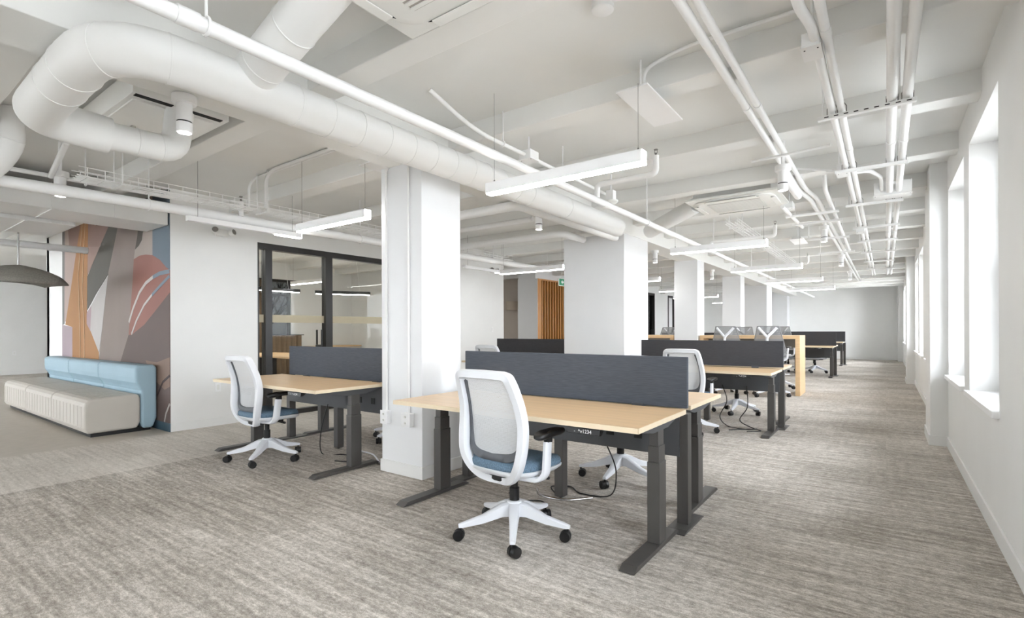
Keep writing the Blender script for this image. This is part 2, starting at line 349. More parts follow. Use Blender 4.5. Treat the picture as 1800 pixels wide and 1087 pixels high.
# meeting room far side wall with a window, corridor walls
MW0, MW1 = 6.25, 7.35
mw = G().box(-12.65, -12.5, YM, MW0, 0, ZC).box(-12.65, -12.5, MW1, 9.2, 0, ZC).box(-12.65, -12.5, MW0, MW1, 0, 0.5).box(-12.65, -12.5, MW0, MW1, 2.55, ZC)
struct(mw.build('wall_meeting', 'wall_paint'), 'far wall of the glazed meeting room with its dark window', 'wall')
struct(G().box(-12.65, -12.5, 9.34, 14.7, 0, ZC).box(-12.5, -8.4, 13.0, 13.1, 0, ZC).box(-12.65, XL, 14.7, 14.83, 0, ZC).build('wall_corridor', 'beige_wall'), 'beige corridor wall beyond the white wall end', 'wall')
struct(G().box(-8.4, -7.82, 11.79, 14.7, 0, ZC).build('wall_core', 'column_paint'), 'grey-white block behind the wooden slats', 'wall')
w = thing('window_15', 'dark framed window in the meeting room seen through the glass', 'window', (-12.58, MW0, 0.5), 0, None, 'structure')
d = MW1-MW0
G().box(-0.04, 0.04, 0, 0.06, 0, 2.05).box(-0.04, 0.04, d-0.06, d, 0, 2.05).box(-0.04, 0.04, 0.06, d-0.06, 0, 0.06).box(-0.04, 0.04, 0.06, d-0.06, 1.99, 2.05).box(-0.04, 0.04, 0.06, d-0.06, 1.62, 1.68).build('window_frame', 'black_frame', w)
G().box(-0.004, 0.004, 0.05, d-0.05, 0.05, 1.63).build('pane', 'window_glass', w); G().box(-0.004, 0.004, 0.05, d-0.05, 1.67, 2.0).build('pane', 'window_glass', w)
# far doors in the left wall
for n, (a, b, lab) in enumerate(((18.15, 18.8, 'black framed glass door far down the left wall, nearer one'), (20.27, 21.05, 'black framed pale door far down the left wall, farther one'))):
    t = thing('door_%d' % (n+1), lab, 'door', (XL, a, 0), 0, None, 'structure'); e = b-a
    G().box(-0.12, 0.02, 0, 0.07, 0, 2.6).box(-0.12, 0.02, e-0.07, e, 0, 2.6).box(-0.12, 0.02, 0.07, e-0.07, 2.52, 2.6).build('door_frame', 'black_frame', t)
    G().box(-0.07, -0.06, 0.07, e-0.07, 0.01, 2.52).build('pane' if n == 0 else 'door_leaf', 'clear_glass' if n == 0 else 'wall_paint', t)
    G().box(-0.06, 0.0, e-0.16, e-0.12, 1.0, 1.25).build('handle', 'black_plastic', t)
# glass front of the meeting room
t = thing('glass_partition', 'black framed glass partition and door in the left wall', 'partition', (XL-0.065, GY0, 0), 0, None, None)
L_ = GY1-GY0; posts = [(0, 0.025), (0.115, 0.215), (1.079, 1.20), (2.35, 2.45), (L_-0.05, L_)]
for a, b in posts: G().box(-0.05, 0.06, a, b, 0, GH).build('post', 'black_frame', t)
for (a0, a), (b, b0) in zip(posts[:-1], posts[1:]):
    G().box(-0.05, 0.06, a, b, GH-0.085, GH).build('head_rail', 'black_frame', t)
    G().box(-0.05, 0.06, a, b, 0, 0.07).build('bottom_rail', 'black_frame', t)
    p = G().box(-0.005, 0.005, a, b, 0.07, GH-0.085).build('pane', 'clear_glass', t)
    G().box(0.0055, 0.0065, a, b, 1.355, 1.467).build('frosted_stripe', 'frost_film', p)
for x in (0.07, -0.06):
    h = G().cyl((x, 1.0, 0.62), (x, 1.0, 1.25), 0.014).build('pull_handle', 'black_plastic', t, smooth=40)
G().cyl((-0.07, 1.0, 1.0), (0.08, 1.0, 1.0), 0.02).build('lock', 'black_plastic', t, smooth=40)
# slatted oak screen
t = thing('slat_screen', 'warm oak vertical slat screen beyond the white wall', 'slat wall', (-7.82, 11.79, 0))
G().box(0, 0.02, 0, 2.85, 0, 2.66).build('backing', 'oak_shade', t); G().box(-0.58, 0.075, -0.02, 0.0, 0, 2.66).build('end_panel', 'column_paint', t)
G().box(0.02, 0.085, 0.0, 0.18, 0, 2.66).build('edge_board', 'oak_slat', t)
s0 = None
for k in range(19):
    y = 0.25+k*0.142
    if s0 is None: s0 = s = G().box(0.02, 0.072, -0.019, 0.019, 0, 2.62).build('slat', 'oak_slat', t)
    else: s = s0.copy(); COL.objects.link(s)
    s.location = (0, y, 0)
G().box(0.02, 0.085, 0.18, 2.85, 2.62, 2.66).build('top_rail', 'oak_slat', t)

# the mural: flat print on the lounge wall
MUR = [
('grey_field', (134, 134, 132), [(-11.645, 2.98), (-11.438, 2.98), (-11.52, 1.369), (-11.662, 1.348)]),
('pale_pink_field', (202, 180, 170), [(-11.485, 2.98), (-10.7, 2.98), (-10.788, 2.639), (-11.128, 1.95), (-11.426, 1.409), (-11.538, 1.41)]),
('brown_field', (158, 126, 116), [(-11.296, 2.98), (-8.963, 2.98), (-8.963, 2.93), (-9.688, 2.521), (-10.253, 2.131), (-10.244, 2.918), (-10.788, 2.639), (-11.227, 2.683)]),
('pink_field', (176, 146, 134), [(-10.248, 2.586), (-9.652, 2.527), (-10.253, 2.131)]),
('lavender_field', (190, 172, 178), [(-11.662, 1.356), (-11.064, 1.311), (-11.071, 0.11), (-11.67, 0.11)]),
('ochre_field', (192, 138, 82), [(-10.599, 2.98), (-10.212, 2.98), (-10.251, 2.256), (-10.291, 1.532), (-10.114, 1.256), (-9.72, 0.918), (-9.722, 0.11), (-11.072, 0.11), (-11.064, 1.311), (-11.473, 1.355), (-11.146, 1.951), (-10.832, 2.56)]),
('olive_field', (98, 95, 86), [(-8.963, 2.98), (-8.709, 2.98), (-9.067, 2.395), (-9.271, 2.089), (-9.843, 1.813), (-10.267, 1.577), (-10.261, 2.107), (-9.688, 2.501)]),
('taupe_field', (160, 144, 136), [(-8.72, 2.98), (-7.99, 2.98), (-8.12, 2.518), (-8.207, 2.336), (-8.298, 1.895), (-8.39, 1.467), (-8.452, 1.186), (-8.793, 0.772), (-8.8, 0.11), (-9.736, 0.11), (-9.736, 0.749), (-9.558, 1.278), (-9.412, 1.747), (-9.271, 2.113), (-9.0, 2.526)]),
('lilac_leaf', (198, 172, 176), [(-10.291, 1.532), (-10.056, 1.65), (-10.114, 1.243), (-10.293, 1.357)]),
('white_leaf', (222, 216, 212), [(-9.285, 2.067), (-9.412, 1.723), (-9.558, 1.278), (-9.705, 0.914), (-10.114, 1.256), (-10.056, 1.65), (-9.623, 1.899)]),
('umber_field', (92, 85, 76), [(-8.0, 2.98), (-7.66, 2.98), (-7.71, 2.758), (-7.79, 2.666), (-7.926, 2.538), (-7.954, 2.448), (-8.065, 2.382), (-8.207, 2.336), (-8.12, 2.518)]),
('sand_field', (192, 178, 168), [(-7.68, 2.98), (-7.585, 2.98), (-7.59, 2.213), (-7.82, 2.242), (-8.039, 2.247), (-8.248, 2.216), (-8.207, 2.341), (-8.065, 2.382), (-7.954, 2.448), (-7.926, 2.538), (-7.79, 2.666), (-7.71, 2.758)]),
('slate_field', (118, 134, 148), [(-7.595, 2.98), (-7.067, 2.98), (-7.067, 1.991), (-7.167, 2.024), (-7.359, 2.133), (-7.6, 2.214)]),
('terracotta_field', (170, 112, 98), [(-8.248, 2.216), (-8.039, 2.247), (-7.82, 2.242), (-7.6, 2.214), (-7.359, 2.133), (-7.167, 2.024), (-7.067, 1.985), (-7.067, 1.708), (-7.464, 1.518), (-7.883, 1.322), (-8.334, 1.182), (-8.452, 1.182), (-8.414, 1.36), (-8.298, 1.895)]),
('dark_brown_field', (112, 92, 86), [(-7.067, 1.708), (-7.067, 0.106), (-8.802, 0.106), (-8.793, 0.778), (-8.452, 1.186), (-8.334, 1.187), (-7.883, 1.322), (-7.464, 1.518)]),
('tan_patch', (150, 124, 108), [(-7.844, 0.854), (-7.47, 0.84), (-7.067, 0.918), (-7.067, 0.557), (-7.228, 0.507), (-7.472, 0.59), (-7.676, 0.701)])]
ARC = [('white_stroke', (226, 220, 214), 0.045, [(-8.432, 1.36), (-8.272, 1.551), (-8.043, 1.754), (-7.824, 1.868), (-7.585, 1.93)]),
       ('blue_stroke', (138, 156, 170), 0.05, [(-7.585, 1.93), (-7.361, 1.964), (-7.07, 1.969)]),
       ('white_stroke', (226, 220, 214), 0.035, [(-8.334, 1.197), (-8.159, 1.378), (-7.88, 1.581), (-7.615, 1.704)]),
       ('blue_stroke', (138, 156, 170), 0.04, [(-7.615, 1.704), (-7.362, 1.802), (-7.07, 1.91)]),
       ('pale_line', (226, 190, 150), 0.03, [(-10.641, 0.2), (-10.621, 1.129), (-10.665, 1.643), (-10.709, 2.161), (-10.604, 2.539), (-10.492, 2.97)]),
       ('pale_line', (226, 190, 150), 0.03, [(-10.411, 0.2), (-10.408, 1.105), (-10.421, 1.408), (-10.505, 1.868), (-10.459, 2.322), (-10.339, 2.97)]),
       ('dark_stroke', (64, 50, 48), 0.03, [(-7.551, 0.244), (-7.474, 0.411), (-7.275, 0.602), (-7.07, 0.69)]),
       ('white_stroke', (214, 206, 200), 0.03, [(-7.231, 0.11), (-7.182, 0.218), (-7.07, 0.344)])]
t = thing('mural', 'abstract mural of ochre, taupe, terracotta and slate shapes behind the sofa', 'mural', (-9.36, YM, 0.1))
def mural_mat(c):
    c = tuple(int(v*0.86) for v in c); k = 'paint_%d_%d_%d' % c
    if k not in M: mat(k, c, 0.6, noise=((1.5, 1.5, 1.5), 0.06))
    return k
for i, (n, c, p) in enumerate(MUR):
    y0 = -0.0012-0.0004*i
    G().prism([(a+9.36, b-0.1) for a, b in p], 'y', y0, 0.0).build(n, mural_mat(c), t)
for i, (n, c, wd, p) in enumerate(ARC):
    y0 = -0.0085-0.0003*i; q = [Vector((a+9.36, b-0.1)) for a, b in p]
    lo, hi = [], []
    for j in range(len(q)):
        tg = (q[min(j+1, len(q)-1)]-q[max(j-1, 0)]).normalized(); nn = Vector((-tg.y, tg.x))*wd/2
        lo.append(q[j]-nn); hi.append(q[j]+nn)
    G().prism([tuple(v) for v in lo+hi[::-1]], 'y', y0, 0.0).build(n, mural_mat(c), t)

# ================================================================== FURNITURE
def crom(pts, n=5):
    P = [Vector(p) for p in pts]; out = []
    for i in range(len(P)-1):
        a = P[max(i-1, 0)]; b = P[i]; c = P[i+1]; d = P[min(i+2, len(P)-1)]
        for k in range(n):
            t = k/n
            out.append(0.5*((2*b)+(c-a)*t+(2*a-5*b+4*c-d)*t*t+(3*b-a-3*c+d)*t**3))
    out.append(P[-1]); return out
def ribbon(g, pts, a, d, closed=False):
    """sweep a rounded bar (half width a in the back's surface, half depth d) along a path on a seat-back surface"""
    m = len(pts); rs = []
    for i in range(m):
        t = (pts[(i+1) % m]-pts[i-1]) if closed else (pts[min(i+1, m-1)]-pts[max(i-1, 0)])
        t.normalize()
        n = Vector((0, 1, 0)); n = (n-t*n.dot(t)); n = n.normalized() if n.length > 0.2 else Vector((0, 0, 1))
        b = t.cross(n).normalized(); aa = a[i] if isinstance(a, list) else a; c = 0.45
        sec = [(aa, d*c), (aa*0.8, d), (-aa*0.8, d), (-aa, d*c), (-aa, -d*c), (-aa*0.8, -d), (aa*0.8, -d), (aa, -d*c)]
        rs.append([pts[i]+b*p+n*q for p, q in sec])
    g.rings(rs, True, closed); return g
def superell(w, d, n=36, e=3.2):
    o = []
    for k in range(n):
        a = 2*math.pi*k/n; c, s = math.cos(a), math.sin(a)
        o.append((w*abs(c)**(2/e)*(1 if c >= 0 else -1), d*abs(s)**(2/e)*(1 if s >= 0 else -1)))
    return o
def star_base(t, m, hub_z=0.2, R=0.30, rot=0):
    b = G(); b.lathe([(0.001, hub_z-0.085), (0.045, hub_z-0.085), (0.05, hub_z-0.06), (0.045, hub_z), (0.038, hub_z+0.005), (0.001, hub_z+0.005)])
    for k in range(5):
        a = math.radians(rot+72*k); c, s = math.cos(a), math.sin(a); rs = []
        for r, w, z0, z1 in ((0.02, 0.034, hub_z-0.085, hub_z-0.004), (0.08, 0.030, hub_z-0.083, hub_z-0.012), (0.2, 0.022, 0.092, 0.092+(hub_z-0.1)*0.42), (R-0.01, 0.017, 0.078, 0.104), (R+0.014, 0.013, 0.079, 0.097)):
            rs.append([(c*r-s*q, s*r+c*q, z) for q, z in ((w, z0), (w, z1-0.006), (w*0.6, z1), (-w*0.6, z1), (-w, z1-0.006), (-w, z0))])
        b.rings(rs)
    b.build('base', m, t, smooth=35)
    for k in range(5):
        a = math.radians(rot+72*k); c, s = math.cos(a), math.sin(a); cx, cy = c*R, s*R; fa = a+0.7+k*0.9; ex, ey = math.cos(fa), math.sin(fa)
        g = G(); cx2, cy2 = cx-ey*0.012, cy+ex*0.012
        for sg in (-1, 1):
            p = (cx2+ex*0.004*sg, cy2+ey*0.004*sg, 0.033); q = (cx2+ex*0.028*sg, cy2+ey*0.028*sg, 0.033); g.cyl(p, q, 0.033, 0.030, 18)
        g.cyl((cx, cy, 0.05), (cx, cy, 0.085), 0.008, n=8); g.cyl((cx2-ex*0.01, cy2-ey*0.01, 0.035), (cx2+ex*0.01, cy2+ey*0.01, 0.035), 0.024, n=12)
        g.build('caster', 'black_plastic', t, smooth=40)

HALF = [(0, -.125, .362), (.07, -.14, .368), (.13, -.168, .395), (.182, -.192, .45), (.214, -.203, .52), (.226, -.198, .60), (.225, -.193, .70), (.213, -.205, .80), (.199, -.238, .90), (.189, -.258, .948), (.181, -.268, .970), (.163, -.274, .981), (.13, -.277, .984), (0, -.279, .986)]
INNER = [(.155, -.250, .945), (.170, -.224, .89), (.184, -.190, .80), (.192, -.168, .70), (.192, -.162, .61), (.175, -.172, .545), (.12, -.186, .512), (0, -.192, .50)]
def make_task_chair():
    t = thing('task_chair', 'x', 'chair')
    star_base(t, 'chair_white', 0.205, 0.328, -52)
    G().lathe([(0.001, 0.19), (0.03, 0.19), (0.03, 0.285), (0.022, 0.287), (0.022, 0.37), (0.001, 0.37)], n=16).build('gas_lift', 'black_plastic', t, smooth=40)
    G().box(-0.09, 0.09, -0.16, 0.12, 0.355, 0.40).cyl((0.09, 0.06, 0.37), (0.22, 0.06, 0.365), 0.012, n=10).cyl((-0.2, -0.02, 0.37), (-0.09, -0.02, 0.37), 0.012, n=10).build('tilt_mechanism', 'black_plastic', t, bevel=0.012)
    # back support yoke between the loop and the mechanism
    G().tube(fillet([(0, -.135, .368), (0, -.08, .37), (0, 0.02, .385)], 0.03), 0.035, 12).build('back_yoke', 'chair_white', t, smooth=40)
    rt = crom(HALF, 5); loop = [Vector((-p.x, p.y, p.z)) for p in rt[::-1]][:-1]+rt[:]      # top - left - bottom - right - top
    ribbon(G(), loop[:-1], 0.025, 0.027, True).build('back_frame', 'chair_white', t, smooth=50)
    inn = crom(INNER, 5); path = inn+[Vector((-p.x, p.y, p.z)) for p in inn[::-1]][1:]
    ws = [0.012+0.014*max(0, 1-abs(p.z-0.5)/0.14) for p in path]
    ribbon(G(), path, ws, 0.011).build('lumbar_frame', 'chair_grey', t, smooth=50)
    rows = []
    for k in range(19):
        z = 0.515+k*(0.968-0.515)/18; seg = [(p.x, p.y, p.z) for p in inn]
        w = None
        for a, b in zip(seg[:-1], seg[1:]):
            if b[2] <= z <= a[2]:
                u = (z-b[2])/(a[2]-b[2]+1e-9); w = b[0]+(a[0]-b[0])*u; y = b[1]+(a[1]-b[1])*u; break
        if w is None: w, y = (0.155, -0.26) if z > 0.93 else (0.1, -0.185)
        w += 0.006
        rows.append([(w*q/6, y-0.016*(1-(q/6)**2), z) for q in range(-6, 7)])
    G().grid(rows).build('back_mesh', 'knit_white', t, smooth=60)
    ol = superell(0.245, 0.235)
    def drop(y): return -0.022*max(0, (y-0.08)/0.16)**2
    def rg(sc, z): return [(x*sc, 0.015+y*sc, z+drop(y)) for x, y in ol]
    G().rings([rg(.90, .432), rg(.985, .438), rg(1.0, .452), rg(.985, .472), rg(.93, .485), rg(.75, .492), rg(.3, .492), rg(.02, .492)]).build('seat_cushion', 'seat_blue', t, smooth=60)
    G().rings([rg(.6, .395), rg(.9, .403), rg(1.01, .425), rg(1.02, .437), rg(.98, .44), rg(.1, .44)]).build('seat_shell', 'chair_white', t, smooth=50)
    for s in (-1, 1):
        arm = fillet([(s*0.10, -0.09, 0.385), (s*0.255, -0.08, 0.392), (s*0.29, -0.07, 0.43), (s*0.283, -0.045, 0.605)], 0.05)
        p = G(); rs = []
        for i, v in enumerate(arm):
            tt = (arm[min(i+1, len(arm)-1)]-arm[max(i-1, 0)]).normalized(); n = Vector((0, 1, 0)); n = (n-tt*n.dot(tt)).normalized(); b = tt.cross(n)
            rs.append([v+n*q*0.03+b*r*0.014 for q, r in ((1, .6), (.7, 1), (-.7, 1), (-1, .6), (-1, -.6), (-.7, -1), (.7, -1), (1, -.6))])
        a = p.rings(rs).build('armrest', 'chair_white', t, smooth=45)
        G().box(s*0.283-0.014, s*0.283+0.014, -0.065, -0.015, 0.60, 0.64).build('arm_collar', 'black_plastic', a, bevel=0.004)
        ol2 = superell(0.046, 0.125, 24, 2.8)
        G().rings([[(s*0.283+x*q, -0.025+y*q, z-0.016-0.012*max(0, -(y+0.02)/0.1)**2) for x, y in ol2] for q, z in ((.5, .652), (.85, .655), (1, .664), (1, .675), (.93, .684), (.6, .687), (.05, .687))]).build('arm_pad', 'black_plastic', a, smooth=50)
    return t
tc = make_task_chair()
CG = 'white mesh-back task chairs at the desks'
tc.location = (-1.815, 2.50, 0); tc.rotation_euler = (0, 0, math.radians(-4))
tag(tc, 'white mesh-back task chair with blue seat at the nearest desk', 'chair', CG)
dup(tc, 'white task chair at the desk in front of the glass partition', (-4.80, 2.57, 0), 0, CG)
dup(tc, 'task chair on the far side of the nearest desk divider, only its base showing', (-1.774, 3.94, 0), 181, CG)
dup(tc, 'white task chair whose back shows between the two nearest right-hand dividers', (-1.92, 6.22, 0), 0, CG)
dup(tc, 'task chair behind the second right-hand divider, base and cables showing below', (-1.78, 8.05, 0), 178, CG)
dup(tc, 'task chair mostly hidden behind the square column at the left desk', (-4.46, 3.95, 0), 180, CG)
dup(tc, 'task chair with only its top edge showing before the dark divider at left', (-4.92, 6.33, 0), 0, CG)
dup(tc, 'distant task chair behind the third right-hand divider, right-hand one', (-1.62, 16.75, 0), 170, CG)
dup(tc, 'distant task chair behind the third right-hand divider, left-hand one', (-2.3, 16.8, 0), 190, CG)

# ---- sit-stand desk: front edge towards -y, origin on the floor under the middle of the top
def make_desk():
    t = thing('sit_stand_desk', 'x', 'desk'); W2, D2, T0, T1 = 0.911, 0.375, 0.713, 0.741; e = 0.0025
    G().box(-W2+e, W2-e, -D2+e, D2-e, T0, T1).build('desktop', 'desk_wood', t)
    eb = G().box(-W2, W2, -D2, -D2+e, T0, T1-0.0005).box(-W2, W2, D2-e, D2, T0, T1-0.0005).box(-W2, -W2+e, -D2, D2, T0, T1-0.0005).box(W2-e, W2, -D2, D2, T0, T1-0.0005)
    eb.build('edge_band', 'desk_edge', t)
    for s in (-1, 1):
        x = s*(W2-0.067)
        G().prism([(-0.375, 0.004), (-0.375, 0.008), (-0.335, 0.03), (0.275, 0.03), (0.315, 0.008), (0.315, 0.004)], 'x', x-0.042, x+0.042).build('foot', 'dark_steel', t, bevel=0.002)
        G().cyl((x, -0.33, 0), (x, -0.33, 0.008), 0.022, n=14).cyl((x, 0.27, 0), (x, 0.27, 0.008), 0.022, n=14).build('glide', 'black_plastic', t)
        lg = G().box(x-0.036, x+0.036, -0.005, 0.105, 0.03, 0.485).build('leg', 'dark_steel', t, bevel=0.003)
        G().box(x-0.0315, x+0.0315, 0.0, 0.1, 0.485, 0.575).build('middle_stage', 'dark_steel', lg, bevel=0.003)
        G().box(x-0.026, x+0.026, 0.005, 0.095, 0.575, 0.69).build('inner_stage', 'dark_steel', lg, bevel=0.003)
        G().prism([(-0.30, T0), (-0.30, T0-0.012), (-0.07, T0-0.05), (0.16, T0-0.05), (0.33, T0-0.012), (0.33, T0)], 'x', x-0.03, x+0.03).build('top_bracket', 'panel_steel', t, bevel=0.002)
    G().box(-W2+0.1, W2-0.1, 0.01, 0.09, T0-0.045, T0-0.008).build('cross_beam', 'dark_steel', t)
    c = G().prism([(-D2-0.004, T0-0.035), (-D2+0.02, T0-0.035), (-D2+0.06, T0-0.004), (-D2-0.0, T0-0.004)], 'x', 0.50, 0.70).build('height_controller', 'black_plastic', t, bevel=0.002)
    lettering('controller_markings', '-  ^v1234', 0.028, 'lettering_white', c, (0.60, -D2-0.0045, T0-0.02), (math.pi/2, 0, 0))
    return t
DG = 'maple sit-stand desks'
desk = make_desk()
desk.location = (-1.904, 2.795, 0); tag(desk, 'nearest maple sit-stand desk with dark legs and height buttons', 'desk', DG)
X1, X2 = -1.904, -4.70
dup(desk, 'maple desk backing onto the nearest desk behind its blue-grey divider', (-1.93, 3.722, 0), 180, DG)
dup(desk, 'maple desk left of the square column, in front of the glass partition', (X2+0.01, 2.805, 0), 0, DG)
dup(desk, 'maple desk beyond the left divider, partly hidden by the column', (X2, 3.722, 0), 180, DG)
dup(desk, 'second right-hand maple desk with cables dangling below', (-1.945, 6.69, 0), 0, DG)
dup(desk, 'maple desk behind the second right-hand divider', (-1.96, 7.63, 0), 180, DG)
q = dup(desk, 'maple desk before the dark divider beside the broad column', (-4.86, 6.6, 0), 0, DG); q.scale.x = 0.78
d3 = dup(desk, 'third right-hand maple desk beyond the high oak table', (-1.97, 15.42, 0), 0, DG); d3.scale.z = 1.07
d4 = dup(desk, 'maple desk behind the third right-hand divider', (-1.98, 16.36, 0), 180, DG); d4.scale.z = 1.07
d5 = dup(desk, 'most distant right-hand maple desk near the end wall', (-2.05, 20.47, 0), 0, DG); d5.scale.z = 1.07
d6 = dup(desk, 'distant left-bank maple desk beyond the slim columns', (X2-0.1, 15.42, 0), 0, DG); d6.scale.z = 1.07

def make_divider(fab):
    t = thing('desk_divider', 'x', 'divider')
    G().box(-0.9275, 0.9275, -0.016, 0.016, 0.735, 1.06).build('fabric_screen', fab, t, bevel=0.004)
    G().box(-0.89, 0.89, -0.055, -0.043, 0.435, 0.70).build('modesty_panel', 'panel_steel', t, bevel=0.002)
    for x in (-0.905, 0.0, 0.905):
        p = G().box(x-0.035, x+0.035, -0.045, 0.03, 0.012, 0.705).build('post', 'dark_steel', t, bevel=0.004)
        if x: G().prism([(-0.20, 0.0), (-0.20, 0.006), (-0.14, 0.014), (0.14, 0.014), (0.20, 0.006), (0.20, 0.0)], 'x', x-0.062, x+0.062).build('base_plate', 'dark_steel', p, bevel=0.002)
        else: G().cyl((0, -0.01, 0), (0, -0.01, 0.012), 0.012, n=10).build('glide', 'black_plastic', p)
    for x in (-0.6, 0.6):
        G().box(x-0.04, x+0.04, -0.02, 0.02, 0.70, 0.745).build('clamp', 'panel_steel', t)
    for x in ((0.42, 0.62) if fab == 'screen_fabric' else ()):
        G().box(x-0.028, x+0.028, -0.06, -0.055, 0.52, 0.58).build('cable_port', 'black_plastic', t)
    return t
VG = 'fabric desk dividers'
dv = make_divider('screen_fabric'); dv.location = (-1.938, 3.262, 0); tag(dv, 'blue-grey fabric divider on the nearest desk', 'divider', VG)
dup(dv, 'blue-grey fabric divider on the left desk in front of the glass partition', (X2+0.06, 3.262, 0), 0, VG)
dv2 = make_divider('screen_dark'); dv2.location = (-1.96, 7.165, 0); tag(dv2, 'charcoal fabric divider on the second right-hand desk', 'divider', VG); dv2.scale.z = 1.024
q = dup(dv2, 'charcoal divider left of the broad column', (-4.87, 7.165, 0), 0, VG); q.scale.x = 0.745
q = dup(dv2, 'charcoal divider on the third right-hand desk', (-1.98, 15.9, 0), 0, VG); q.scale.z = 1.07
q = dup(dv2, 'most distant charcoal divider near the end wall', (-2.05, 20.95, 0), 0, VG); q.scale.z = 1.08
q = dup(dv2, 'distant charcoal divider of the left bank beyond the slim columns', (X2-0.1, 15.9, 0), 0, VG); q.scale.z = 1.07

# ---- high oak tables
def high_table(x0, x1, label):
    t = thing('high_table', label, 'table', ((x0+x1)/2, 11.05, 0), 0, 'high oak tables'); a = (x1-x0)/2; D = 0.38
    G().box(-a, a, -D, D, 1.05, 1.115).build('tabletop', 'oak_table', t, bevel=0.003)
    for s in (-1, 1): G().box(s*a-(0.075 if s > 0 else 0), s*a+(0.075 if s < 0 else 0), -D, D, 0, 1.05).build('end_panel', 'oak_table', t, bevel=0.003)
    G().box(-a+0.075, a-0.075, -0.02, 0.02, 0.88, 1.05).build('rail', 'grey_metal', t)
    return t
high_table(-3.06, -1.27, 'high oak table with slab ends behind the second divider')
high_table(-5.4, -3.6, 'left high oak table, partly hidden behind the slim column')

# ---- mesh drafting stools with a white Y on the back
def make_stool():
    t = thing('mesh_stool', 'x', 'stool'); star_base(t, 'chair_white', 0.2, 0.31, 20)
    G().cyl((0, 0, 0.19), (0, 0, 0.66), 0.024, n=14).build('gas_lift', 'black_plastic', t, smooth=40)
    r = G().tube([(0.22*math.cos(2*math.pi*k/28), 0.22*math.sin(2*math.pi*k/28), 0.30) for k in range(28)], 0.011, 8, True)
    for k in range(3):
        a = 2*math.pi*k/3; r.cyl((0.02*math.cos(a), 0.02*math.sin(a), 0.30), (0.22*math.cos(a), 0.22*math.sin(a), 0.30), 0.008, n=8)
    r.build('foot_ring', 'chrome', t, smooth=60)
    ol = superell(0.24, 0.23)
    def rg(sc, z): return [(x*sc, 0.02+y*sc, z-0.02*max(0, (y-0.08)/0.16)**2) for x, y in ol]
    G().rings([rg(.5, .66), rg(.95, .67), rg(1, .69), rg(.97, .71), rg(.85, .715), rg(.05, .715)]).build('seat', 'seat_grey', t, smooth=50)
    rows = []
    for k in range(10):
        u = k/9; z = 0.80+u*0.485; w = 0.29-0.115*u; y = -0.20-0.05*u*u+0.02*math.sin(u*math.pi)
        rows.append([(w*q/6, y-0.05*(1-(q/6)**2), z) for q in range(-6, 7)])
    bm_ = G().grid(rows).build('back_mesh', 'knit_grey', t, smooth=60)
    edge = [rows[i][0] for i in range(10)]+rows[-1][1:-1]+[rows[i][-1] for i in range(9, -1, -1)]+rows[0][-2:0:-1]
    G().tube(edge, 0.007, 8, True).build('back_rim', 'seat_grey', t, smooth=60)
    y = G(); y.tube(crom([(0.15, -0.272, 1.262), (0.08, -0.285, 1.18), (0.0, -0.292, 1.085), (0, -0.285, 0.95), (0, -0.25, 0.80), (0, -0.12, 0.67), (0, 0.0, 0.655)], 5), 0.023, 10)
    y.tube(crom([(-0.15, -0.272, 1.262), (-0.08, -0.285, 1.18), (0.0, -0.292, 1.085)], 5), 0.023, 10); y.build('back_spine', 'chair_white', t, smooth=60)
    for s in (-1, 1):
        a = G().tube(fillet([(s*0.1, -0.1, 0.66), (s*0.28, -0.08, 0.68), (s*0.29, -0.05, 0.90)], 0.06), 0.016, 10).build('armrest', 'chair_white', t, smooth=60)
        G().rings([[(s*0.29+x*qq, 0.02+yy*qq, z) for x, yy in superell(0.042, 0.12, 20, 2.6)] for qq, z in ((.6, .895), (1, .903), (1, .917), (.6, .925), (.05, .925))]).build('arm_pad', 'black_plastic', a, smooth=50)
    return t
st = make_stool(); SG = 'mesh drafting stools at the high oak tables'
st.location = (-2.42, 10.32, 0); tag(st, 'mesh stool with white Y-shaped spine at the high table, left-hand one', 'stool', SG)
dup(st, 'mesh stool with white Y-shaped spine at the high table, right-hand one', (-1.70, 10.32, 0), 0, SG)
dup(st, 'mesh stool behind the high table showing between the two Y-backed stools', (-2.55, 11.95, 0), 180, SG)
dup(st, 'mesh stool behind the right end of the high table', (-1.82, 11.95, 0), 180, SG)
dup(st, 'pale stool at the left high table by the slim column', (-4.2, 11.95, 0), 180, SG)

# ---- modular sofa
t = thing('modular_sofa', 'three-part lounge sofa with greige seats and pale blue backs', 'sofa', (-9.53, 2.1, 0))
Lm = 1.40; x0 = -2.10
prof = [(-0.24, 0.045), (-0.265, 0.10), (-0.265, 0.36), (-0.255, 0.405), (-0.225, 0.435), (-0.18, 0.448), (0.22, 0.468), (0.27, 0.455), (0.285, 0.41), (0.285, 0.12), (0.25, 0.045)]
bprof = [(0.31, 0.03), (0.29, 0.10), (0.29, 0.50), (0.27, 0.545), (0.235, 0.60), (0.228, 0.66), (0.228, 0.775), (0.24, 0.805), (0.27, 0.815), (0.42, 0.815), (0.452, 0.80), (0.462, 0.77), (0.462, 0.15), (0.42, 0.03)]
for k in range(3):
    a, b = x0+k*Lm+0.006, x0+(k+1)*Lm-0.006
    s = G().prism(prof, 'x', a, b).build('seat', 'sofa_seat', t, bevel=0.028, seg=3)
    for j in range(9):
        xx = a+0.12+j*0.145; G().tube([(xx, -0.266, 0.12), (xx, -0.266, 0.36), (xx, -0.18, 0.4495), (xx, 0.2, 0.468)], 0.0022, 5).build('stitch_line', 'sofa_seat', s)
    G().tube([(a+0.02, -0.268, 0.11), (b-0.02, -0.268, 0.11)], 0.004, 6).build('welt', 'sofa_seat', s)
    G().prism(bprof, 'x', a, b).build('backrest', 'sofa_back', t, bevel=0.028, seg=3)
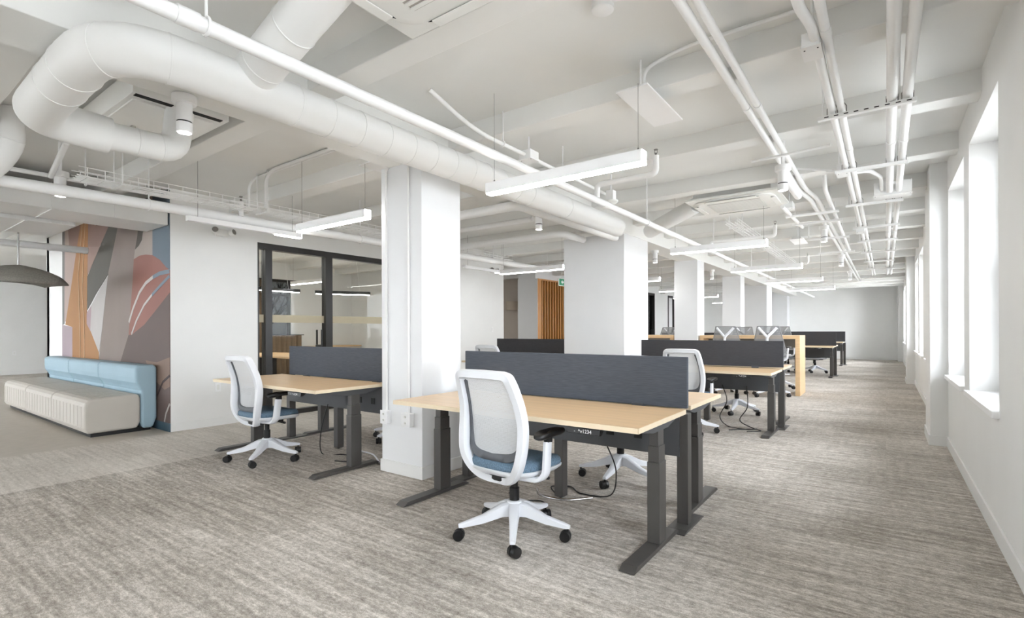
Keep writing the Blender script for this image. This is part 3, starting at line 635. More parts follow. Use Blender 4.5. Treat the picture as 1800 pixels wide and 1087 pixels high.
G().box(-2.06, 2.06, -0.2, 0.4, 0.0, 0.05).build('plinth', 'black_plastic', t)

# ================================================================== CEILING SERVICES
# ---- linear lamps on cables
def linear_lamp(x0, x1, y, label, z=2.236, hang=(2.6, ZC)):
    L = x1-x0; t = thing('linear_lamp', label, 'lamp', (x0, y, z), 0, 'suspended linear lamps'); hgt = 0.085; w = 0.034
    G().box(0, L-0.008, -w, w, 0.012, hgt).build('housing', 'lamp_white', t, bevel=0.002)
    G().box(0.008, L, -w+0.003, w-0.003, 0.0, 0.0118).box(L-0.0078, L, -w+0.003, w-0.003, 0.0118, hgt-0.004).build('diffuser', 'lamp_diffuser', t)
    for i, x in enumerate((0.06, L-0.04)):
        G().cyl((x, 0, hgt), (x, 0, hang[i]-z), 0.0016, n=6).build('suspension_cable', 'grey_metal', t)
        G().cyl((x, 0, hgt), (x, 0, hgt+0.02), 0.006, n=8).build('cable_gripper', 'grey_metal', t)
    return t
linear_lamp(-2.385, -1.172, 2.965, 'lit white linear lamp hanging over the nearest desk', hang=(ZC, 2.735))
linear_lamp(-4.84, -3.735, 2.93, 'lit white linear lamp over the left desk, left of the square column', hang=(ZC, 2.735))
linear_lamp(-2.32, -1.145, 6.78, 'second lit linear lamp along the right-hand desks', hang=(ZC, ZC))
linear_lamp(-2.21, -1.10, 9.6, 'third lit linear lamp along the right-hand desks', hang=(ZC, ZC))
linear_lamp(-2.13, -1.05, 12.4, 'fourth lit linear lamp along the right-hand desks', hang=(ZC, ZC))
linear_lamp(-2.07, -1.03, 15.25, 'farthest lit linear lamp before the end wall', hang=(ZC, ZC))
linear_lamp(-5.62, -4.3, 7.35, 'lit linear lamp left of the broad column', hang=(ZC, ZC))
linear_lamp(-4.9, -3.75, 10.3, 'small lit lamp showing between the broad and slim columns', hang=(ZC, ZC))
linear_lamp(-5.6, -4.2, 16.6, 'distant lit lamp behind the slim column at the left high table', hang=(ZC, ZC))
linear_lamp(-4.9, -3.8, 13.4, 'distant lit lamp between the two slim columns, upper one', hang=(ZC, ZC))
linear_lamp(-5.4, -3.7, 20.5, 'distant lit lamp between the two slim columns, lower one', hang=(ZC, ZC))
linear_lamp(-2.4, -1.2, -0.9, 'added fill lamp behind the camera on the right', hang=(ZC, ZC))  # unseen lamps behind the camera, added for fill
linear_lamp(-4.9, -3.7, -0.9, 'added fill lamp behind the camera on the left', hang=(ZC, ZC))
linear_lamp(-2.4, -1.2, -3.9, 'added fill lamp far behind the camera', hang=(ZC, ZC))
linear_lamp(-11.2, -9.8, 6.6, 'lit white linear lamp inside the meeting room', 2.3, hang=(ZC, ZC))
linear_lamp(-17.5, -16.2, 0.5, 'added fill lamp deep in the lounge', hang=(ZC, ZC))  # off-frame lounge lamps, added to lift the far left wall
linear_lamp(-17.5, -16.2, 2.2, 'added fill lamp by the far lounge wall', hang=(ZC, ZC))
linear_lamp(-15.2, -13.9, -1.2, 'added fill lamp over the middle of the lounge', hang=(ZC, ZC))
linear_lamp(-10.6, -9.3, 10.6, 'added fill lamp in the corridor past the white wall', hang=(ZC, ZC))  # added to brighten the dark corridor
linear_lamp(-9.6, -8.3, 3.4, 'third lamp inside the meeting room, added for fill', 2.5, hang=(ZC, ZC))  # extra meeting-room lamps kept out of sight, added to brighten the room
linear_lamp(-9.6, -8.3, 8.3, 'fourth lamp inside the meeting room, added for fill', 2.5, hang=(ZC, ZC))
linear_lamp(-11.8, -10.5, 4.6, 'second lamp inside the meeting room, added for fill', 2.45, hang=(ZC, ZC))
# long low lamp running along the left wall
def tray_lamp(y0, y1, x, z, label):
    t = thing('strip_lamp', label, 'lamp', (x, y0, z), 0, 'slim strip lamps along the left wall')
    G().box(-0.03, 0.03, 0, y1-y0, 0.01, 0.06).build('housing', 'lamp_white', t); G().box(-0.026, 0.026, y1-y0-0.3, y1-y0, 0, 0.0099).box(-0.026, 0.026, y1-y0, y1-y0+0.006, 0.0, 0.05).build('diffuser', 'lamp_diffuser', t)
    for q in (0.1, y1-y0-0.1): G().cyl((0, q, 0.06), (0, q, ZC-z), 0.002, n=6).build('suspension_cable', 'grey_metal', t)
tray_lamp(2.2, 3.42, -5.62, 2.33, 'slim lit strip lamp beside the cable tray at left')
tray_lamp(7.0, 8.25, -6.2, 2.36, 'slim lit strip lamp by the end of the white wall')

# ---- ceiling canopy plates above lamp ends
def canopy(x, y, label, s=1.0):
    t = thing('canopy_plate', label, 'ceiling plate', (x, y, 2.735), 0, 'white lamp canopy plates')
    G().box(-0.105, 0.105, -0.05, 0.62, 0.0, 0.012).build('plate', 'lamp_white', t, bevel=0.002); G().box(-0.07, 0.07, 0.02, 0.3, 0.012, 0.045).build('junction_box', 'pipe_paint', t)
    G().cyl((0, 0.1, 0.04), (0, 0.1, ZC-2.735), 0.007, n=8).build('hanger_rod', 'pipe_paint', t); G().cyl((0, 0.28, 0.04), (0, 0.28, ZC-2.735), 0.007, n=8).build('hanger_rod', 'pipe_paint', t)
canopy(-1.275, 3.06, 'white canopy plate hanging above the nearest linear lamp')
canopy(-3.76, 2.98, 'white canopy plate above the left linear lamp')
canopy(-1.2, 9.7, 'white canopy plate above the third right-hand lamp')

# ---- round ducts
def duct(name, pts, r, label, seams, cat='duct', n=28, seam_r=0.004):
    t = thing(name, label, cat, pts[0]); o = Vector(pts[0]); P = [Vector(p)-o for p in pts]
    G().tube(P, r, n).build('duct_body', 'duct_paint', t, smooth=40)
    # raised wrap seams at given distances along the path
    acc = [0]
    for a, b in zip(P[:-1], P[1:]): acc.append(acc[-1]+(b-a).length)
    for s in seams:
        for i in range(len(P)-1):
            if acc[i] <= s <= acc[i+1]:
                u = (s-acc[i])/(acc[i+1]-acc[i]); c = P[i].lerp(P[i+1], u); d = (P[i+1]-P[i]).normalized()
                up = Vector((0, 0, 1)) if abs(d.z) < 0.9 else Vector((1, 0, 0)); u1 = (up-d*up.dot(d)).normalized(); u2 = d.cross(u1)
                rr = r if not isinstance(r, list) else r[i]
                G().tube([c+(u1*math.cos(2*math.pi*k/32)+u2*math.sin(2*math.pi*k/32))*(rr+0.0005) for k in range(32)], seam_r, 6, True).build('wrap_seam', 'duct_paint', t, smooth=60)
                break
    return t
MD = (-2.75, 2.535)
u_path = fillet([(MD[0], 6.05, MD[1]), (MD[0], 0.76, MD[1]), (-4.02, 0.76, 2.51), (-4.02, 1.12, 2.49)], 0.34, 9)
duct('main_duct', u_path, 0.113, 'large wrapped white round duct bending back on itself beside the columns', [0.02, 1.35]+[2.05+0.215*k for k in range(12)]+[5.05, 5.3, 5.6, 5.85], seam_r=0.0035)
duct('branch_duct', [(MD[0]+0.02, 1.39, MD[1]+0.06), (-1.90, 1.39, 2.86)], 0.11, 'round branch duct crossing to the near ceiling cassette', [0.12, 0.42, 0.93])
duct('return_duct', fillet([(-4.02, 1.05, 2.49), (-4.02, 1.50, 2.50), (-4.02, 1.53, 2.785)], 0.1, 6), 0.088, 'smaller round duct under the fan unit at upper left', [0.05, 0.22, 0.36])
duct('flex_duct', fillet([(-2.75, 7.15, 2.66), (-2.35, 6.75, 2.69), (-1.95, 6.6, 2.80)], 0.25, 6), 0.10, 'short curved duct feeding the second ceiling cassette', [0.3])
duct('lounge_duct', fillet([(-5.49, 0.9, 2.97), (-5.47, 0.93, 2.70), (-5.62, 0.80, 2.45), (-6.4, 0.1, 2.3)], 0.15, 6), 0.075, 'white elbow duct at the upper left edge over the lounge', [0.25])
# fan unit and rectangular ducts over the lounge
t = thing('fan_coil_unit', 'boxed white fan unit with dark slots at upper left', 'air unit', (-4.62, 1.2, 2.785))
G().box(-0.72, 0.70, 0.02, 0.62, 0, 0.16).build('casing', 'unit_plastic', t, bevel=0.004); G().box(0.645, 0.69, 0.04, 0.26, -0.004, -0.0005).build('slot', 'dark_gap', t); G().box(0.645, 0.69, 0.36, 0.58, -0.004, -0.0005).build('slot', 'dark_gap', t)
G().box(-0.45, 0.60, 0.05, 0.55, -0.014, -0.0005).build('access_panel', 'unit_plastic', t, bevel=0.003); G().box(-0.2, 0.1, 0.2, 0.225, -0.03, -0.0145).build('drain_slot', 'grille_grey', t)
for x in (-0.6, 0.6):
    for y in (0.06, 0.6): G().cyl((x, y, 0.15), (x, y, ZC-2.785), 0.006, n=6).build('hanger_rod', 'pipe_paint', t)
def rect_duct(x0, x1, y0, y1, z0, z1, label):
    t = thing('rectangular_duct', label, 'duct', ((x0+x1)/2, (y0+y1)/2, z0), 0, 'rectangular ducts over the lounge'); a, b = (x1-x0)/2, (y1-y0)/2
    G().box(-a, a, -b, b, 0, z1-z0).build('casing', 'duct_paint', t, bevel=0.006)
    for q in (-b*0.4, b*0.4): G().box(-a-0.006, a+0.006, q-0.012, q+0.012, -0.006, z1-z0+0.006).build('flange', 'duct_paint', t)
    for q in (-b*0.7, b*0.7):
        for s in (-1, 1): G().cyl((s*(a+0.015), q, 0.0), (s*(a+0.015), q, ZC-z0), 0.005, n=6).build('hanger_rod', 'pipe_paint', t)
rect_duct(-7.75, -7.08, -1.0, 2.56, 2.53, 2.74, 'white rectangular duct running into the top of the mural wall')
rect_duct(-8.9, -7.85, 0.4, 1.86, 2.50, 2.78, 'short boxy white duct left of the mural top')
rect_duct(-12.6, -11.1, -2.0, 1.3, 2.55, 2.76, 'wide rectangular duct over the far side of the lounge')

# ---- pipes
def pipe(name, pts, r, label, rad=0.06, hangers=(), cat='pipe', n=12, m='pipe_paint', group=None, top=ZC, coup=()):
    t = thing(name, label, cat, pts[0], 0, group); o = Vector(pts[0]); P = [Vector(p)-o for p in pts]
    G().tube(fillet(P, rad, 6) if len(P) > 2 else P, r, n).build('pipe_body', m, t, smooth=50)
    for h in hangers:
        c = Vector(h)-o; d = (P[-1]-P[0]).normalized(); d.z = 0; d.normalize(); s = Vector((0, 0, 1)); w = d.cross(s)
        g = G().tube([c+(s*math.cos(2*math.pi*k/16)+w*math.sin(2*math.pi*k/16))*(r+0.004)+d*0.0 for k in range(16)], 0.006, 6, True)
        g.cyl(c+s*r, c+s*(top-h[2]), 0.006, n=6); g.build('hanger', m, t, smooth=60)
    for q in coup:
        c = Vector(q)-o; d = (P[-1]-P[0]).normalized(); G().cyl(c-d*0.04, c+d*0.04, r*1.16, n=n).build('coupling', m, t, smooth=50)
    return t
pipe('sprinkler_main', [(-2.19, -3.0, 2.455), (-2.21, 22.5, 2.455)], 0.031, 'long white sprinkler pipe running diagonally across the upper left', hangers=[(-2.19, y, 2.455) for y in (0.93, 5.6, 8.4, 11.2, 14.0)], coup=[(-2.19, 0.86, 2.455), (-2.2, 4.55, 2.455), (-2.2, 10.2, 2.455)])
def sprinkler(t, p, up=True):
    s = 1 if up else -1; x, y, z = p
    G().cyl((x, y, z), (x, y, z+s*0.022), 0.011, n=10).cyl((x-0.012, y, z+s*0.02), (x-0.012, y, z+s*0.05), 0.003, n=6).cyl((x+0.012, y, z+s*0.02), (x+0.012, y, z+s*0.05), 0.003, n=6).cyl((x, y, z+s*0.05), (x, y, z+s*0.054), 0.019, n=12).build('sprinkler_head', 'grey_metal', t, smooth=50)
def arm(y, x0, x1, zt, label):
    t = pipe('sprinkler_pipe', [(x0, y, 2.48), (x0, y, 2.60), (x1, y, 2.60), (x1, y, zt)], 0.026, label, 0.05, group='sprinkler arms')
    sprinkler(t, (x1-x0, 0, zt-2.48)); return t
arm(4.36, -2.19, -1.62, 2.76, 'sprinkler arm with upright head behind the nearest lamp')
arm(8.3, -2.2, -1.3, 2.76, 'sprinkler arm with upright head beyond the second lamp')
arm(12.2, -2.2, -1.3, 2.76, 'small distant sprinkler arm beyond the third lamp')
# pipe under the long beam with its cross leg
pipe('drain_pipe', [(-4.9, 4.50, 2.585), (-3.2, 4.50, 2.585), (-3.2, 6.95, 2.585)], 0.055, 'thick white pipe turning along the long beam towards the broad column', 0.09, coup=())
pipe('cross_pipe', [(-6.4, 5.3, 2.62), (-3.55, 5.3, 2.62)], 0.035, 'horizontal white pipe crossing left of the long beam')
pipe('cross_pipe', [(-6.4, 6.25, 2.6), (-3.7, 6.25, 2.6), (-3.7, 6.9, 2.6)], 0.05, 'white pipe crossing just before the broad column', 0.12)
pipe('lounge_pipe', [(-9.75, -3.0, 2.46), (-9.75, 2.45, 2.46)], 0.05, 'horizontal white pipe ending in front of the mural', hangers=[(-9.75, 0.6, 2.46)])
pipe('wall_pipe', [(-5.76, -3.0, 2.43), (-5.69, 2.14, 2.45), (-5.60, 9.0, 2.47)], 0.05, 'white pipe running below the cable tray along the left wall', 0.2, hangers=[(-5.7, 1.9, 2.45), (-5.65, 4.3, 2.45)])
t = pipe('wall_sprinkler', [(-5.64, 2.74, 2.48), (-5.64, 2.74, 2.64)], 0.026, 'upright sprinkler on the pipe along the left wall'); sprinkler(t, (0, 0, 0.16))
pipe('drop_conduit', [(-4.15, 2.945, 2.962), (-5.74, 2.945, 2.96), (-5.88, 2.945, 2.9), (-5.88, 2.945, 2.64)], 0.014, 'curved conduit dropping from the ceiling into the cable tray, left one', 0.14)
pipe('drop_conduit', [(-4.15, 2.90, 2.96), (-5.27, 2.90, 2.958), (-5.42, 2.90, 2.9), (-5.42, 2.90, 2.56)], 0.018, 'curved conduit dropping from the ceiling into the cable tray, right one', 0.14)
pipe('high_conduit', [(-6.05, -2.0, 2.62), (-6.0, 2.5, 2.63)], 0.02, 'thin white conduit above the pipe over the lounge edge', hangers=[(-6.02, 1.5, 2.62)])
pipe('high_conduit', [(-5.3, 1.2, 2.75), (-6.0, 1.25, 2.62)], 0.022, 'short sloping conduit by the lounge downlight')
pipe('arched_conduit', [(-2.62, 2.6, 2.95), (-2.5, 2.95, 2.74), (-2.46, 3.4, 2.72), (-2.47, 5.3, 2.72)], 0.016, 'white conduit arching beside the long sprinkler pipe', 0.25, hangers=[(-2.46, 3.25, 2.72), (-2.47, 4.2, 2.72)])
pipe('ceiling_conduit', [(-0.36, 3.14, 2.955), (-1.0, 3.13, 2.955), (-1.27, 3.2, 2.93), (-1.275, 3.22, 2.78)], 0.011, 'ribbed flexible conduit curving to the canopy plate', 0.22)
# right-hand conduits: a pair strapped to the beams, then trapeze-hung pairs
for x, q in ((-0.785, 'left'), (-0.715, 'right')):
    pipe('beam_conduit', [(x, -4.0, 2.792), (x, 6.55, 2.792), (x+0.07, 6.95, 2.77), (x+0.08, 19.5, 2.77)], 0.0245 if q == 'left' else 0.022, 'white conduit strapped under the beams over the desks, %s of the pair' % q, 0.2, group='conduits over the desk aisle', coup=[(x, 3.9, 2.792)])
pipe('beam_conduit', [(-0.80, 5.45, 2.745), (-0.80, 6.6, 2.745)], 0.042, 'thick short pipe ending beside the second cassette')
pipe('beam_conduit', [(-0.98, 6.75, 2.68), (-0.95, 8.3, 2.68)], 0.022, 'short open-ended conduit near the second cassette')
pipe('beam_conduit', [(-0.52, 6.3, 2.9), (-0.52, 6.4, 2.73), (-0.55, 11.6, 2.73)], 0.022, 'conduit joining the bundle right of the second cassette', 0.1)
for x, r, q in ((-0.235, 0.022, 'second'), (0.037, 0.030, 'third'), (0.115, 0.028, 'fourth')):
    pipe('trapeze_conduit', [(x, -4.0, 2.705), (x, 17.0, 2.705)], r, '%s white conduit of the four hung along the windows, counted from the left' % q, group='conduits hung along the windows', coup=[(x, 5.0, 2.705), (x, 2.95 if q == 'second' else 9.5, 2.705)])
pipe('trapeze_conduit', [(-0.315, -2.0, 2.705), (-0.315, 2.66, 2.705), (-0.285, 2.86, 2.705), (-0.285, 17.0, 2.705)], 0.024, 'first white conduit of the four hung along the windows, kinked by the box', 0.06, group='conduits hung along the windows')
pipe('link_conduit', [(-0.235, 5.78, 2.705), (-0.12, 5.86, 2.725), (-0.03, 6.2, 2.725), (-0.03, 6.76, 2.725)], 0.018, 'curved conduit bending from the left window pair into the wide box', 0.12)
pipe('link_conduit', [(-0.69, 5.66, 2.80), (-0.36, 5.66, 2.71)], 0.012, 'thin flexible conduit between the beam pair and the small box')
pipe('link_conduit', [(-0.97, 4.98, 2.74), (-0.36, 4.92, 2.74)], 0.012, 'thin cross conduit beside the aisle downlight')
def strut(y, label, x0=-0.37, x1=0.16):
    t = thing('strut_bar', label, 'strut', ((x0+x1)/2, y, 2.645), 0, 'slotted strut bars under the conduits'); a = (x1-x0)/2
    G().box(-a, a, -0.02, 0.02, 0, 0.026).build('channel', 'pipe_paint', t, bevel=0.002)
    for k in range(9 if y < 5 else 0): G().box(-a+0.04+k*(2*a-0.09)/8, -a+0.065+k*(2*a-0.09)/8, -0.0203, -0.0198, 0.009, 0.016).build('slot', 'dark_gap', t)
    for x in (-a+0.03, a-0.085): G().cyl((x, 0, 0.026), (x, 0, ZC-2.645), 0.006, n=6).build('hanger_rod', 'pipe_paint', t)
    for x in (-0.285, -0.235, 0.037, 0.115):
        if x0 < x < x1:
            r = 0.03; c = x-(x0+x1)/2; G().tube([(c-r, 0, 0.026), (c-r, 0, 0.07), (c-r*0.6, 0, 0.09), (c+r*0.6, 0, 0.09), (c+r, 0, 0.07), (c+r, 0, 0.026)], 0.003, 5).build('pipe_clamp', 'grey_metal', t)
for k, y in enumerate((1.0, 4.04, 5.5, 7.08, 8.7, 10.1, 11.6, 13.2, 14.8)):
    strut(y, 'slotted strut bar carrying the window conduits, %s from the camera' % (['nearest above', 'first visible', 'second visible', 'third visible', 'fourth visible', 'fifth visible', 'sixth visible', 'seventh visible', 'eighth visible'][k]))
for k, y in enumerate((7.3, 7.9, 9.4, 11.2)):
    strut(y, ['strut bar nearest the right side of the second cassette', 'second strut bar past the second cassette under the conduit bundle', 'third strut bar of the conduit bundle beside the aisle downlight', 'farthest strut bar of the conduit bundle'][k], -1.02, -0.45)
def jbox(x0, x1, y0, y1, z0, z1, label):
    t = thing('junction_box', label, 'junction box', ((x0+x1)/2, (y0+y1)/2, z0), 0, 'white junction boxes'); a, b = (x1-x0)/2, (y1-y0)/2
    G().box(-a, a, -b, b, 0.006, z1-z0).build('box_body', 'pipe_paint', t, bevel=0.004); G().box(-a-0.004, a+0.004, -b-0.004, b+0.004, 0, 0.006).build('cover', 'pipe_paint', t)
    for sx in (-1, 1): G().cyl((sx*(a-0.012), -b*0.6, -0.002), (sx*(a-0.012), -b*0.6, 0), 0.004, n=8).build('screw', 'dark_gap', t)
    G().cyl((0, 0, z1-z0), (0, 0, ZC-z0), 0.007, n=6).build('hanger_rod', 'pipe_paint', t)
jbox(-0.345, -0.235-0.027, 2.98, 3.14, 2.665, 2.74, 'small white junction box on the kinked window conduit')
jbox(-0.10, 0.225, 6.75, 6.95, 2.66, 2.80, 'wide white junction box on the window conduits')
jbox(-0.36, -0.27, 5.55, 5.72, 2.66, 2.75, 'white junction box beside the second visible strut bar')
jbox(-0.34, -0.24, 8.9, 9.1, 2.63, 2.72, 'small white junction box farther along the window conduits')
jbox(-1.0, -0.9, 6.95, 7.15, 2.70, 2.78, 'small white box at the right of the second cassette')
jbox(-2.52, -2.40, 3.55, 3.68, 2.68, 2.76, 'white junction box on the arched conduit')
jbox(-5.95, -5.6, 0.3, 0.7, 2.70, 2.78, 'flat white junction box at the far upper left')

# ---- ceiling cassettes
def cassette(x0, x1, y0, y1, z, label):
    t = thing('ceiling_cassette', label, 'air conditioner', ((x0+x1)/2, (y0+y1)/2, z), 0, 'white ceiling cassettes'); a, b = (x1-x0)/2, (y1-y0)/2
    G().box(-a, a, -b, b, 0.02, 0.045).build('surround', 'unit_plastic', t, bevel=0.004); G().box(-a+0.08, a-0.08, -b+0.06, b-0.06, 0.045, ZC-z).build('casing', 'unit_plastic', t)
    ol = superell(a-0.06, b-0.05, 48, 5)
    def ring(s, zz): return [(x*s, y*s, zz) for x, y in ol]
    G().rings([ring(1.0, 0.0195), ring(0.995, 0.004), ring(0.96, -0.004), ring(0.9, -0.006), ring(0.02, -0.006)]).build('panel', 'unit_plastic', t, smooth=40)
    for s in (-1, 1):
        G().prism([(s*(a*0.80), -b*0.55), (s*(a*0.86), -b*0.45), (s*(a*0.86), b*0.45), (s*(a*0.80), b*0.55)], 'z', -0.0085, -0.0062).build('air_slot', 'dark_gap', t)
        G().prism([(-a*0.6, s*b*0.80), (-a*0.5, s*b*0.87), (a*0.5, s*b*0.87), (a*0.6, s*b*0.80)], 'z', -0.0085, -0.0062).build('air_slot', 'dark_gap', t)
        G().box(min(s*a*0.79, s*a*0.9), max(s*a*0.79, s*a*0.9), -b*0.5, b*0.5, -0.016, -0.009).build('louvre', 'unit_plastic', t, bevel=0.003)
        G().box(-a*0.55, a*0.55, min(s*b*0.79, s*b*0.91), max(s*b*0.79, s*b*0.91), -0.016, -0.009).build('louvre', 'unit_plastic', t, bevel=0.003)
    gx, gy = a*0.58, b*0.58
    g = G().box(-gx, gx, -gy, gy, -0.0075, -0.0062).build('grille_back', 'grille_grey', t); n = 14; s0 = None
    for k in range(n):
        y = -gy+(k+0.5)*2*gy/n
        if s0 is None: s0 = s = G().box(-gx, gx, -gy/n*0.5, gy/n*0.5, -0.014, -0.0076).build('grille_slat', 'unit_plastic', t)
        else: s = s0.copy(); COL.objects.link(s)
        s.location = (0, y, 0)
cassette(-1.99, -0.95, 0.95, 1.85, 2.735, 'near ceiling cassette with slatted grille at the top edge')
cassette(-1.94, -0.94, 6.17, 7.02, 2.735, 'second ceiling cassette further along the aisle')

# ---- downlights on boxes
def downlight(x, y, zb, label, zt=ZC):
    t = thing('downlight', label, 'downlight', (x, y, zb), 0, 'white cylinder downlights'); h = 0.17
    G().lathe([(0.001, 0.066), (0.043, 0.066), (0.043, h), (0.001, h)]).build('upper_cylinder', 'lamp_white', t, smooth=40)
    G().lathe([(0.001, 0.058), (0.04, 0.058), (0.04, 0.066), (0.001, 0.066)]).build('shadow_gap', 'dark_gap', t, smooth=40)
    G().lathe([(0.037, 0.0), (0.043, 0.0), (0.043, 0.058), (0.001, 0.058), (0.001, 0.05), (0.036, 0.03)], closed=True).build('lower_cylinder', 'lamp_white', t, smooth=40)
    G().cyl((0, 0, 0.022), (0, 0, 0.028), 0.035).build('bulb', 'spot_bulb', t)
    G().lathe([(0.001, h), (0.06, h), (0.065, h+0.008), (0.065, h+0.05), (0.001, h+0.05)]).build('mounting_box', 'pipe_paint', t, smooth=40)
    if zt-zb > h+0.06: G().cyl((0, 0, h+0.05), (0, 0, zt-zb), 0.014, n=10).build('stem', 'pipe_paint', t)
downlight(-3.39, 1.315, 2.425, 'cylinder downlight below the big duct at upper left', 2.65)
downlight(-5.98, 1.31, 2.45, 'cylinder downlight over the lounge edge at left')
downlight(-0.735, 5.10, 2.47, 'cylinder downlight beside the second cassette')
downlight(-3.33, 5.10, 2.43, 'cylinder downlight under the long beam before the broad column', 2.65)
downlight(-0.70, 8.45, 2.47, 'cylinder downlight over the aisle beyond the second cassette')
downlight(-0.70, 11.9, 2.47, 'distant cylinder downlight over the aisle, third one')
downlight(-0.72, 15.4, 2.47, 'distant cylinder downlight over the aisle, fourth one')
downlight(-3.33, 8.9, 2.43, 'cylinder downlight under the long beam past the broad column', 2.65)
downlight(-3.33, 12.6, 2.43, 'small downlight under the long beam between the slim columns', 2.65)
# round boxes on the slab
def roundbox(x, y, label, z0=2.93):
    t = thing('round_box', label, 'ceiling box', (x, y, z0-0.03), 0, 'round ceiling boxes')
    G().lathe([(0.001, 0), (0.05, 0), (0.058, 0.006), (0.058, ZC-z0+0.03), (0.001, ZC-z0+0.03)]).build('box_body', 'pipe_paint', t, smooth=40); G().box(0.05, 0.1, -0.012, 0.012, 0.03, 0.06).build('connector', 'pipe_paint', t)
roundbox(-1.19, 2.44, 'round white ceiling box at the top edge above the nearest lamp')
t = thing('smoke_detector', 'round smoke detector hung beside the long sprinkler pipe', 'detector', (-2.35, 5.0, 2.55))
G().lathe([(0.001, 0.0), (0.02, 0), (0.055, 0.025), (0.075, 0.04), (0.075, 0.055), (0.001, 0.055)]).build('sensor', 'unit_plastic', t, smooth=40); G().box(-0.04, 0.04, -0.04, 0.04, 0.055, 0.16).build('box_body', 'pipe_paint', t); G().cyl((0, 0, 0.16), (0, 0, ZC-2.55), 0.01, n=8).build('stem', 'pipe_paint', t)

# ---- wire cable trays
def cable_tray(x, y0, y1, z, label, w=0.2, h=0.08):
    t = thing('cable_tray', label, 'cable tray', (x, y0, z), 0, 'white wire cable trays'); L = y1-y0; g = G(); r = 0.0032
    for q in (-w/2, -w/6, w/6, w/2): g.cyl((q, 0, 0), (q, L, 0), r, n=5)
    for s in (-1, 1):
        for q in (0.04, h): g.cyl((s*w/2, 0, q), (s*w/2, L, q), r, n=5)
    g.build('long_wires', 'pipe_paint', t); c0 = None
    for k in range(int(L/0.12)):
        if c0 is None: c0 = c = G().tube([(-w/2, 0, h), (-w/2, 0, 0), (w/2, 0, 0), (w/2, 0, h)], r, 5).build('cross_wire', 'pipe_paint', t)
        else: c = c0.copy(); COL.objects.link(c)
        c.location = (0, 0.06+k*0.12, 0)
    for k in range(max(2, int(L/1.3))):
        yy = 0.3+k*1.3
        if yy < L: G().cyl((w/2+0.01, yy, 0), (w/2+0.01, yy, ZC-z), 0.005, n=6).cyl((-w/2-0.01, yy, 0), (-w/2-0.01, yy, ZC-z), 0.005, n=6).box(-w/2-0.02, w/2+0.02, yy-0.015, yy+0.015, -0.016, -0.004).build('hanger', 'pipe_paint', t)
    cb = G()
    for k in range(3):
        cb.tube([(-0.06+0.05*k+0.012*math.sin(j*1.3+k), j*L/24, 0.012+0.003*k) for j in range(25)], 0.006, 5)
    cb.build('cables', 'pipe_paint', t)
cable_tray(-5.5, 1.3, 4.9, 2.53, 'white wire cable tray above the pipe along the left wall')
cable_tray(-6.1, 6.0, 8.3, 2.62, 'white wire cable tray ending by the white wall corner')
cable_tray(-6.0, 9.6, 13.2, 2.66, 'white wire cable tray in front of the slatted oak screen', 0.45)
cable_tray(-1.75, 7.6, 13.5, 2.72, 'slim distant wire tray over the right-hand desks', 0.15)

# ---- felt pendants in the lounge
def felt_pendant(x, y, z, zc, rz, tilt, label, s=1.0):
    t = thing('felt_pendant', label, 'pendant lamp', (x, y, z), rz, 'grey felt pendants over the lounge')
    rows = []
    for i in range(13):
        u = -1+2*i/12; w = 0.34*s*math.sqrt(max(0.0, 1-abs(u)**2.6))+0.004
        rows.append([(0.62*s*u, w*q/5, -0.13*s*abs(u)**1.5-0.26*s*(q/5)**2*(0.35+0.65*(1-abs(u)))) for q in range(-5, 6)])
    sh = G().grid(rows).build('felt_shade', 'felt_grey', t, smooth=50, solid=0.012); sh.rotation_euler = (0, math.radians(tilt), 0)
    G().cyl((0, 0, -0.05), (0, 0, zc-z-0.03), 0.009, n=10).build('stem', 'chrome', t, smooth=40); G().lathe([(0.001, -0.035), (0.085, -0.035), (0.085, 0.0), (0.001, 0.0)], (0, 0, zc-z)).build('ceiling_rose', 'grey_metal', t, smooth=40)
    G().lathe([(0.001, -0.075), (0.07, -0.075), (0.08, -0.04), (0.001, -0.04)]).build('lamp_head', 'lamp_white', t, smooth=40); G().cyl((0, 0, -0.083), (0, 0, -0.076), 0.062).build('bulb', 'pendant_bulb', t)
felt_pendant(-8.97, 1.55, 2.09, 2.82, 28, 4, 'grey felt wing pendant lamp hanging left of the mural')
felt_pendant(-10.6, 0.95, 1.86, 2.82, 60, -5, 'lower felt pendant lamp half out of frame at the left')
struct(G().box(-9.6, -8.95+0.12, 1.4, 1.94, 2.82, ZC).build('trim_6', 'ceiling_paint'), 'white ceiling block above the felt pendant', 'bulkhead')
struct(G().box(-10.9, -10.3, 0.7, 1.2, 2.82, ZC).build('trim_7', 'ceiling_paint'), 'white ceiling block above the lower felt pendant', 'bulkhead')

